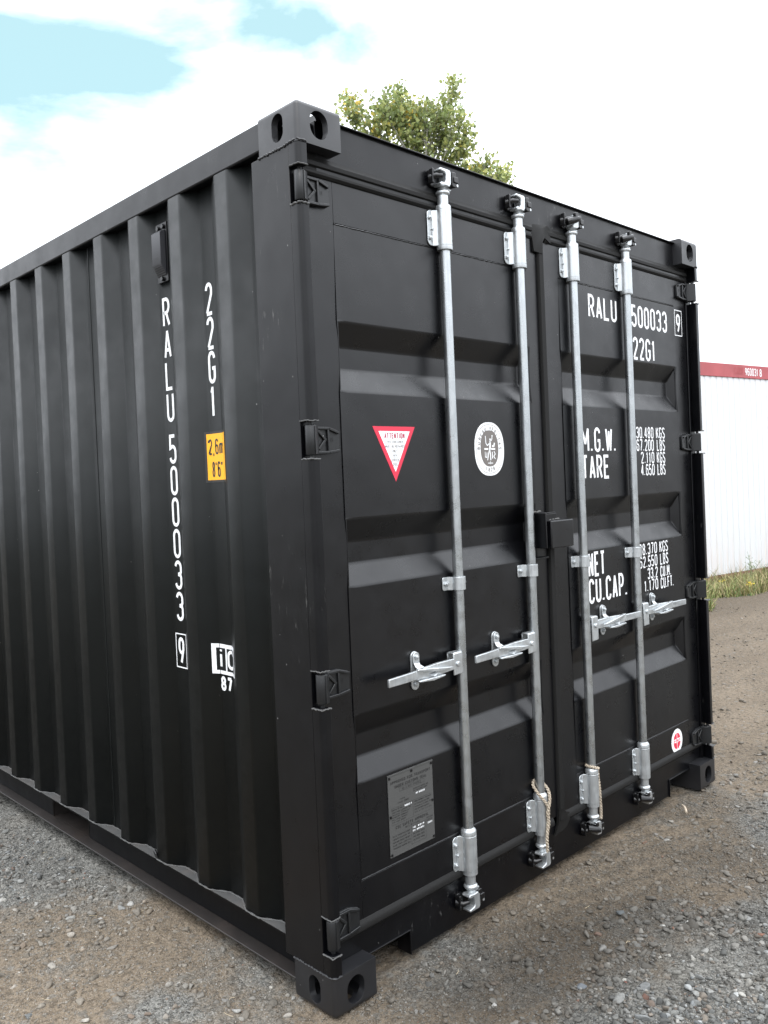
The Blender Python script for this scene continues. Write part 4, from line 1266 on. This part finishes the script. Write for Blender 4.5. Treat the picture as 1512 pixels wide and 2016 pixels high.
def tri_mesh(name, V, F, mat, tint=None, smooth=False):
    me = bpy.data.meshes.new(name)
    me.vertices.add(len(V)); me.vertices.foreach_set('co', V.astype(np.float32).ravel())
    me.loops.add(F.size); me.loops.foreach_set('vertex_index', F.ravel().astype(np.int32))
    k = F.shape[1]
    me.polygons.add(len(F)); me.polygons.foreach_set('loop_start', (np.arange(len(F)) * k).astype(np.int32))
    me.update(calc_edges=True)
    if tint is not None:
        a = me.attributes.new('tint', 'FLOAT_COLOR', 'POINT'); a.data.foreach_set('color', tint.astype(np.float32).ravel())
    me.materials.append(mat)
    if smooth: me.shade_smooth()
    o = bpy.data.objects.new(name, me); COL.objects.link(o); return o
def scatter(n, x0, x1, y0, y1, smin, smax, seed, p=2.2, keep_soil=.35):
    rg = np.random.default_rng(seed)
    pos = np.stack([rg.uniform(x0, x1, n), rg.uniform(y0, y1, n)], -1)
    cl_ = fbm(pos[:, 0], pos[:, 1], 5.0, 3, 77)
    dens = np.clip(1.15 - soil(pos[:, 0], pos[:, 1]) * (1 - keep_soil), 0, 1) * np.clip(cl_ * 2.4 - .45, .12, 1)
    inside = (pos[:, 0] > .03) & (pos[:, 0] < W - .03) & (pos[:, 1] > .03) & (pos[:, 1] < LN - .03)
    k = (rg.random(n) < dens) & ~inside
    pos = pos[k]; u = rg.random(len(pos)); size = smin * (smax / smin) ** (u ** p)
    return pos, size
VV = []; FF = []; TT = []; base = 0
for (pos, size), geo, sd in (
    (scatter(60000, -.8, .0, -.1, 3.0, .0016, .0050, 1, 1.9, .8), I1, 11),
    (scatter(85000, .05, 2.4, -.95, .04, .0016, .0050, 2, 1.9, .8), I1, 12),
    (scatter(8000, -1.1, .0, -.4, 3.3, .0040, .020, 3, 3.4), I2, 13),
    (scatter(13000, .0, 3.4, -1.3, .02, .0040, .019, 4, 3.4), I2, 14),
    (scatter(16000, 2.44, 7.5, -.9, 3.0, .003, .018, 5, 2.4), I1, 15),
    (scatter(2600, .25, 1.5, -1.0, -.40, .0060, .018, 8, 1.8, 1.0), I2, 18),
    (scatter(700, -.75, -.05, .9, 2.6, .0060, .018, 9, 2.0, .6), I2, 19),
    (scatter(6000, -3, 12, -6, 9, .008, .030, 6, 2.6), I1, 16)):
    v, f, tn = stones(pos, size, geo, sd)
    VV.append(v); FF.append(f + base); TT.append(tn); base += len(v)
gr = tri_mesh('loose_gravel', np.concatenate(VV), np.concatenate(FF), M_stone, np.concatenate(TT))
tag(gr, 'loose crushed stone scattered over the yard', 'gravel', kind='stuff')

# ---- single stones one can pick out
BIG = [(-.583, .700, .022, (.26, .27, .27), 'round pale grey stone at the left edge of the gravel, nearest the camera'),
 (-.253, 1.152, .017, (.42, .41, .38), 'pale stone beside a flat slab on the earth left of the container'),
 (-.100, 1.085, .020, (.30, .30, .29), 'flat grey slab pressed into the earth left of the container'),
 (-.316, .385, .013, (.40, .36, .31), 'small cream stone at the bottom of the tan earth'),
 (1.043, -.288, .021, (.10, .112, .12), 'dark blue-grey stone at the edge of the raked earth'),
 (1.144, -.490, .020, (.60, .59, .56), 'white flat wedge of stone lying on the grey gravel'),
 (1.072, -.427, .010, (.50, .49, .46), 'small white pebble left of the white wedge stone'),
 (.504, -.105, .013, (.42, .40, .37), 'cream stone in front of the near lower corner'),
 (.365, -.275, .012, (.45, .44, .42), 'pale round pebble at the bottom below the cream stone'),
 (.610, -.409, .024, (.145, .16, .18), 'broad bluish slab of stone sunk in the grey gravel'),
 (.724, -.552, .024, (.20, .205, .205), 'broad mid-grey slab right of the red pebble'),
 (.874, -.655, .022, (.26, .262, .255), 'blocky light grey stone near the bottom right corner'),
 (.590, -.621, .024, (.30, .31, .31), 'long pale grey stone at the bottom edge'),
 (.625, -.525, .020, (.25, .25, .24), 'narrow grey stone between two broad slabs'),
 (.711, -.500, .006, (.42, .10, .06), 'tiny brick-red pebble on the grey gravel'),
 (.755, -.696, .020, (.21, .215, .21), 'flat grey stone below the blocky light grey stone')]
for i, (x, y, s, col, lab) in enumerate(BIG):
    v, f, _ = stones(np.array([[x, y]]), np.array([s]), ico(3), 100 + i)
    z0 = float(height(np.array([x]), np.array([y]))[0])
    v[:, 2] = np.maximum(v[:, 2], z0 - .006)
    ctr = np.array([x, y, z0])
    tn = np.tile(np.array(col + (1,)), (len(v), 1))
    o = tri_mesh('stone', v - ctr, f, M_stone, tn); o.location = ctr
    tag(o, lab, 'stone', 'larger stones lying on the gravel')
# dry stick
mb = MB()
sz0 = .010
mb.tube([(1.975, -.075, sz0), (1.995, -.060, sz0 + .006), (2.018, -.045, sz0 + .004), (2.042, -.020, sz0 + .001)], [.0045, .0055, .005, .003], 8)
M_wood = plain('dry bleached wood', (.42, .35, .27), .8)
tag(mb.build('stick', M_wood), 'short bleached stick on the ground before the right end of the sill', 'stick')
M_straw = plain('dry straw', (.40, .33, .22), .8)
mb = MB()
rg = random.Random(5)
for i in range(90):
    if i % 2: x, y = rg.uniform(.1, 5.5), rg.uniform(-1.0, -.02 if i % 4 else .9)
    else: x, y = rg.uniform(-.9, -.05), rg.uniform(-.1, 2.8)
    if 0 < x < W and y > 0: y = -y * .5
    a = rg.uniform(0, 6.28); L = rg.uniform(.012, .04)
    z = float(height(np.array([x]), np.array([y]))[0]) + .004
    mb.tube([(x, y, z), (x + L * .5 * math.cos(a), y + L * .5 * math.sin(a), z + .003), (x + L * math.cos(a + .3), y + L * math.sin(a + .3), z)], .0007, 5)
tag(mb.build('straw_bits', M_straw), 'bits of dry straw scattered on the ground', 'straw', kind='stuff')

# ================================================================== WHITE CONTAINER BEHIND
M_wwall, t, b = new_mat('white ribbed sheet')
P = coords(t)
c = mix_col(t, rng(t, noise_tex(t, coords(t, (8, 8, .35)), 1.6, 5, .7), .5, .8, 0, .35), (.60, .61, .625), (.54, .51, .46))
z_ = N(t, 'ShaderNodeSeparateXYZ'); t.links.new(P, z_.inputs[0])
low = math_node(t, 'MULTIPLY', rng(t, z_.outputs[2], .1, .7, 1, 0), rng(t, noise_tex(t, coords(t, (9, 9, .5)), 2, 4, .7), .45, .7, 0, .6))
c = mix_col(t, low, c, (.55, .40, .30))
t.links.new(c, b.inputs['Base Color']); b.inputs['Roughness'].default_value = .5
M_red2 = paint('faded red rail paint', (.31, .065, .072), .55, spec=.5, dust=False)
M_rust = paint('rusty red-brown rail', (.16, .07, .055), .7, dust=False)
M_red3 = text_mat('faint red print', (.34, .055, .060))
ang = math.atan2(2.85 - 3.10, 10.68 - 9.08)
org = Vector((9.08, 3.10, 0)); ux = Vector((math.cos(ang), math.sin(ang), 0)); uy = Vector((-math.sin(ang), math.cos(ang), 0))
org = org - ux * 3.0
BL, BH, BW = 12.19, 2.896, 2.438
bgc = empty('shipping_container', org + ux * BL / 2 + uy * BW / 2, 'white ribbed container with red rails and white numbers, behind the weeds at the right', 'shipping container')
MW = Matrix.Translation(org) @ Matrix.Rotation(ang, 4, 'Z')
def bgpart(fn, name, mats, **kw):
    mb = MB(); mb.M = MW; fn(mb)
    return mb.build(name, mats, bgc, **kw)
RH = .178
def f_wall(mb):
    z0, z1 = .10, BH - RH
    prof = []; x = .1; p = .131
    while x < BL - .1:
        prof += [(x, .020), (x + .018, .020), (x + .026, .012), (x + p - .026, .012), (x + p - .018, .020)]; x += p
    k = len(prof); vs = [(a, b_, z) for z in (z0, z1) for a, b_ in prof]
    mb.add(vs, [(i, i + 1, k + i + 1, k + i) for i in range(k - 1)])
bgpart(f_wall, 'side_wall', M_wwall, recalc=False, smooth=False)
bgpart(lambda mb: mb.box(.02, .08, .02, BW - .02, .1, BH - .1).box(BL - .08, BL - .02, .02, BW - .02, .1, BH - .1).box(.05, BL - .05, BW - .03, BW, .1, BH - .1), 'end_and_back_walls', M_wwall)
bgpart(lambda mb: mb.box(.08, BL - .08, .04, BW - .04, BH - .05, BH - .02), 'roof', M_wwall)
bgpart(lambda mb: mb.box(.0, BL, .0, .06, BH - RH, BH), 'top_rail', M_red2, bevel=.004)
bgpart(lambda mb: mb.box(.0, BL, .010, .08, .0, .095), 'bottom_rail', M_rust, bevel=.004)
bgpart(lambda mb: mb.box(0, .12, 0, .12, .105, BH - RH), 'corner_post', M_red2, bevel=.004)
bgpart(lambda mb: mb.box(BL - .12, BL, 0, .12, .105, BH - RH), 'corner_post', M_red2, bevel=.004)
# numbers on the rail: 960031 8 with a faded prefix
fn = lambda a, b_, l: (a, -l, b_)
def f_num(mb):
    write(mb, '960031', NX0, NX0 + .312, 2.752, 2.858, fn, .0135, 0, lift=.002)
def f_num8(mb): write(mb, '8', NX0 + .352, NX0 + .408, 2.748, 2.856, fn, .015, 0, lift=.002)
def f_num0(mb): write(mb, 'CARU', NX0 - .25, NX0 - .048, 2.758, 2.866, fn, .016, 1, lift=.002)
NX0 = 4.037
for f_ in (f_num, f_num8, f_num0): bgpart(f_, 'lettering', [M_white, M_red3], recalc=False, smooth=False)

# ================================================================== WEEDS
M_grass, t, b = new_mat('weeds and grass')
ca = N(t, 'ShaderNodeAttribute', attribute_name='tint')
t.links.new(ca.outputs['Color'], b.inputs['Base Color']); b.inputs['Roughness'].default_value = .65
b.inputs['Subsurface Weight'].default_value = 0
def blades(name, n, fpos, hmin, hmax, wid, cols, seed, lean=.35):
    rg = np.random.default_rng(seed)
    x, y = fpos(rg, n); z = height(x, y)
    h = rg.uniform(hmin, hmax, n) * rg.uniform(.5, 1, n); a = rg.uniform(0, 2 * np.pi, n); l = rg.uniform(.1, lean, n) * h * 1.6
    w = wid * rg.uniform(.6, 1.5, n); b_ = rg.uniform(0, 2 * np.pi, n)
    wx, wy = np.cos(b_) * w, np.sin(b_) * w; lx, ly = np.cos(a) * l, np.sin(a) * l
    V = np.stack([np.stack([x - wx, y - wy, z - .01], -1), np.stack([x + wx, y + wy, z - .01], -1),
                  np.stack([x + lx * .35 + wx * .8, y + ly * .35 + wy * .8, z + h * .6], -1), np.stack([x + lx * .35 - wx * .8, y + ly * .35 - wy * .8, z + h * .6], -1),
                  np.stack([x + lx, y + ly, z + h], -1)], 1).reshape(-1, 3)
    k = np.arange(n)[:, None] * 5
    F = np.concatenate([k + np.array([[0, 1, 2]]), k + np.array([[0, 2, 3]]), k + np.array([[3, 2, 4]])])
    cols = np.array(cols); t_ = cols[rg.integers(0, len(cols), n)] * rg.uniform(.7, 1.25, (n, 1))
    return V, F, np.repeat(np.concatenate([t_, np.ones((n, 1))], 1), 5, 0)
def strip(rg, n):
    s = rg.uniform(-1.5, 11, n); d_ = rg.random(n) ** .8
    wid_ = .98 + .22 * np.sin(s * 2.1) + .12 * np.sin(s * 5.3 + 1)
    off = -.02 - d_ * wid_ 
    return org.x + ux.x * s + uy.x * off, org.y + ux.y * s + uy.y * off
VV = []; FF = []; TT = []; base = 0
for a in (blades('g', 19000, strip, .05, .22, .0045, [(.20, .22, .07), (.28, .26, .10), (.13, .18, .06), (.38, .32, .17), (.32, .25, .13)], 1, .8),
          blades('g', 4500, strip, .12, .36, .004, [(.20, .21, .07), (.13, .18, .05), (.30, .24, .12)], 2, .5),
          blades('g', 5000, strip, .015, .07, .013, [(.09, .15, .035), (.13, .18, .05), (.07, .11, .03)], 3, 1.0)):
    VV.append(a[0]); FF.append(a[1] + base); TT.append(a[2]); base += len(a[0])
gs = tri_mesh('grass', np.concatenate(VV), np.concatenate(FF), M_grass, np.concatenate(TT))
tag(gs, 'strip of half-dry grass and low weeds along the foot of the white container', 'grass', kind='stuff')
M_leaf2 = plain('weed leaf', (.11, .16, .06), .6); M_yel = plain('yellow petals', (.85, .62, .03), .6); M_stem = plain('weed stem', (.13, .17, .08), .7)
def weed(x, y, hgt, kind, label, seed):
    rg = random.Random(seed)
    z0 = float(height(np.array([x]), np.array([y]))[0])
    root = empty('flowering_weed' if kind else 'tall_weed', (x, y, z0), label, 'weed')
    st = MB(); lf = MB(); fl = MB()
    for k in range(4 if not kind else 7):
        a = rg.uniform(0, 6.28); sp = rg.uniform(.1, .35) * hgt; h = hgt * rg.uniform(.6, 1)
        pts = [(x + sp * f * f * math.cos(a), y + sp * f * f * math.sin(a), z0 + h * f) for f in (0, .3, .6, .85, 1)]
        st.tube(pts, [.004, .0035, .0028, .002, .0012], 5)
        for j in range(14):
            f = rg.uniform(.08, .95); px_ = Vector((x + sp * f * f * math.cos(a), y + sp * f * f * math.sin(a), z0 + h * f))
            b_ = rg.uniform(0, 6.28); L = rg.uniform(.02, .055) * (1.2 - f * .6) * (1 if not kind else .8)
            d1 = Vector((math.cos(b_), math.sin(b_), rg.uniform(-.1, .7))) * L; s_ = Vector((-math.sin(b_), math.cos(b_), 0)) * L * .22
            lf.add([px_, px_ + d1 * .5 + s_, px_ + d1, px_ + d1 * .5 - s_], [(0, 1, 2, 3)])
            if not kind and f > .5:
                st.tube([px_, px_ + d1 * 1.3], .0010, 4)
                lf.add([px_ + d1 * 1.3 + Vector(v) * .010 for v in ((-1, 0, 0), (0, .7, .5), (1, 0, .8), (0, -.7, .2))], [(0, 1, 2, 3)])
        if kind:
            c_ = Vector(pts[-1])
            n = 8
            ring = [c_ + Vector((.022 * math.cos(i * 6.283 / n), .022 * math.sin(i * 6.283 / n), .006 * (i % 2))) for i in range(n)]
            fl.add([c_ + Vector((0, 0, .008))] + ring, [(0, i + 1, (i + 1) % n + 1) for i in range(n)])
            fl.add([c_ - Vector((0, 0, .012))] + ring, [(0, (i + 1) % n + 1, i + 1) for i in range(n)])
    st.build('stem', M_stem, root); lf.build('leaves', M_leaf2, root, recalc=False, smooth=False)
    if kind: fl.build('flowers', M_yel, root, recalc=False, smooth=False)
def wpos(s, off): return (org.x + ux.x * s + uy.x * off, org.y + ux.y * s + uy.y * off)
weed(*wpos(3.72, -.20), .42, 0, 'tall thin branching weed standing clear of the grass before the white wall', 1)
weed(*wpos(4.12, -.22), .30, 0, 'shorter thin weed at the right edge before the white wall', 2)
weed(*wpos(2.70, -.78), .13, 1, 'yellow-flowered weed in the front of the grass, next to the black container', 3)
weed(*wpos(3.02, -.88), .10, 1, 'second yellow-flowered weed, right of the one by the black container', 6)
weed(*wpos(2.86, -.30), .10, 1, 'low yellow-flowered weed close to the white wall', 4)

# ================================================================== TREE
CAMP = np.array(cam.location)
tree_base = Vector((8.6, 7.6, 0))
M_bark = paint('grey aspen bark', (.30, .29, .25), .8, dust=False)
M_tleaf, t, b = new_mat('aspen leaves')
ca = N(t, 'ShaderNodeAttribute', attribute_name='tint')
t.links.new(ca.outputs['Color'], b.inputs['Base Color']); b.inputs['Roughness'].default_value = .55
tr = N(t, 'ShaderNodeBsdfTranslucent'); t.links.new(ca.outputs['Color'], tr.inputs['Color'])
mx_ = N(t, 'ShaderNodeMixShader'); mx_.inputs[0].default_value = .35
out = [n for n in t.nodes if n.type == 'OUTPUT_MATERIAL'][0]
t.links.new(b.outputs[0], mx_.inputs[1]); t.links.new(tr.outputs[0], mx_.inputs[2]); t.links.new(mx_.outputs[0], out.inputs[0])
root = empty('tree', tree_base, 'leafy aspen tree with yellowing leaves rising behind the black container', 'tree')
# view-independent crown: limb tips at real positions in the crown
rg = random.Random(21)
U = Vector((math.sin(R(128)), -math.cos(R(128)) * -1, 0))
vd = Vector((.65, .63, 0)).normalized(); sd = Vector((vd.y, -vd.x, 0))   # sd = to the right as seen from the yard
cc = Vector((7.95, 7.45, 0))
# (side offset, height, depth spread, clump radius)
TIPS = [(-1.25, 7.55, .2, .16), (-1.20, 7.2, .3, .20), (-1.22, 6.85, .3, .22), (-1.0, 6.55, .5, .30),
        (-.80, 6.75, .5, .26), (-.62, 7.0, .5, .28), (-.42, 7.2, .5, .26), (-.25, 7.35, .4, .24), (-.05, 7.55, .2, .14), (-.1, 7.2, .5, .26),
        (.15, 7.2, .6, .28), (.38, 7.35, .5, .26), (.55, 7.2, .5, .26), (.78, 7.3, .5, .20), (1.0, 7.25, .4, .22), (1.12, 7.6, .2, .10), (1.22, 7.75, .1, .07),
        (1.22, 7.0, .4, .18), (1.42, 6.95, .2, .12), (.95, 6.95, .6, .26), (.6, 6.8, .7, .34), (.2, 6.8, .7, .36), (-.25, 6.8, .7, .36), (-.6, 6.5, .7, .36),
        (1.0, 6.5, .5, .26), (1.35, 6.3, .5, .26), (1.75, 6.35, .3, .13), (1.95, 6.5, .2, .11), (2.1, 6.25, .2, .10), (2.3, 6.35, .1, .08), (2.25, 5.85, .2, .14), (1.9, 5.9, .4, .22),
        (1.6, 6.0, .5, .24), (.7, 6.3, .7, .36), (.2, 6.3, .7, .38), (-.3, 6.3, .7, .36), (-.9, 6.1, .7, .36), (-1.4, 6.2, .5, .3), (1.35, 6.62, .4, .2), (1.55, 6.45, .4, .24), (1.95, 6.1, .4, .24), (2.15, 5.95, .3, .2), (1.75, 6.2, .4, .24), (1.2, 5.8, .7, .36), (2.3, 5.5, .4, .2), (1.7, 5.5, .6, .3)]
for i in range(46):   # lower crown, mostly behind the container
    a = rg.uniform(0, 6.28); r = rg.uniform(.4, 2.0)
    TIPS.append((r * math.cos(a) + .3, rg.uniform(3.4, 6.0), abs(r * math.sin(a)) * .8 + .3, rg.uniform(.28, .42)))
tb = MB()
trunk_pts = [tree_base + Vector((0, 0, -.1)), tree_base + Vector((-.05, .02, 1.5)), tree_base + Vector((-.2, 0, 3.2)), Vector((cc.x + sd.x * .35, cc.y + sd.y * .35, 4.8)), Vector((cc.x + sd.x * .42, cc.y + sd.y * .42, 6.2)), Vector((cc.x + sd.x * .58, cc.y + sd.y * .58, 7.1))]
tb.tube(trunk_pts, [.17, .14, .115, .085, .045, .015], 14)
def trunk_at(z):
    for a, b_ in zip(trunk_pts, trunk_pts[1:]):
        if a.z <= z <= b_.z: return a.lerp(b_, (z - a.z) / (b_.z - a.z))
    return trunk_pts[-1]
lb_ = MB(); LV = []; LT = []
LC = [(.34, .38, .13), (.26, .32, .12), (.42, .43, .15), (.20, .25, .10), (.52, .44, .10), (.34, .37, .20), (.62, .46, .08)]
LWt = [28, 26, 16, 18, 3, 9, 1]
rn = np.random.default_rng(33)
for (s_, h, dsp, rad) in TIPS:
    s_ = .678 * s_ + .25; h -= .07; rad *= 1.0
    dp = rg.uniform(-dsp, dsp)
    c_ = cc + sd * s_ + vd * dp; c_.z = h
    z_at = max(1.8, h - rg.uniform(.5, 1.3) - abs(s_) * .35)
    st = trunk_at(min(z_at, 6.9))
    mid = st.lerp(c_, .5) + Vector((rg.uniform(-.12, .12), rg.uniform(-.12, .12), -.08 - .08 * abs(s_)))
    pts = []
    for k in range(7):
        f = k / 6; pts.append(st * (1 - f) ** 2 + mid * 2 * f * (1 - f) + c_ * f * f + Vector((rg.uniform(-.015, .015),) * 3))
    r0 = .010 + .012 * min(1.5, (c_ - st).length)
    lb_.tube(pts, [r0 * (1 - .86 * k / 6) for k in range(7)], 6)
    ntw = max(9, int(rad * 85))
    for k in range(ntw):
        dv = Vector((rg.gauss(0, 1), rg.gauss(0, 1), rg.gauss(.15, .8))).normalized() * rad * rg.uniform(.4, 1.15)
        e = c_ + dv
        s0 = pts[rg.choice((4, 5, 6))]
        lb_.tube([s0, s0.lerp(e, .5) + Vector((0, 0, .02)), e], [.0035, .0025, .0012], 4)
        nl = rg.randint(11, 18)
        tone_ = rg.choices(range(len(LC)), LWt)[0]
        for j in range(nl):
            f = rg.uniform(.25, 1.1)
            p = s0.lerp(e, f) + Vector((rg.gauss(0, .07), rg.gauss(0, .07), rg.gauss(0, .07)))
            sz = rg.uniform(.022, .040)
            nrm = Vector((rg.gauss(0, 1), rg.gauss(0, 1), rg.gauss(.5, .8))).normalized()
            a = nrm.orthogonal().normalized(); a.rotate(Matrix.Rotation(rg.uniform(0, 6.28), 3, nrm)); b_ = nrm.cross(a)
            LV.append([p - a * sz, p - a * sz * .35 + b_ * sz * .85, p + a * sz * .5 + b_ * sz * .6 + nrm * sz * .2, p + a * sz * 1.15, p + a * sz * .5 - b_ * sz * .6 + nrm * sz * .2, p - a * sz * .35 - b_ * sz * .85])
            cidx = tone_ if rg.random() < .7 else rg.choices(range(len(LC)), LWt)[0]
            m_ = rg.uniform(.8, 1.15); LT.append([LC[cidx][0] * m_, LC[cidx][1] * m_, LC[cidx][2] * m_, 1])
tb.build('trunk', M_bark, root)
lb_.build('limbs', M_bark, root, recalc=False)
V = np.array([[tuple(p - tree_base) for p in l] for l in LV]).reshape(-1, 3)
F = np.arange(len(V)).reshape(-1, 6)
cr = tri_mesh('crown', V, F, M_tleaf, np.repeat(np.array(LT), 6, 0)); cr.parent = root

scene.render.engine = 'CYCLES'
scene.cycles.max_bounces = 6
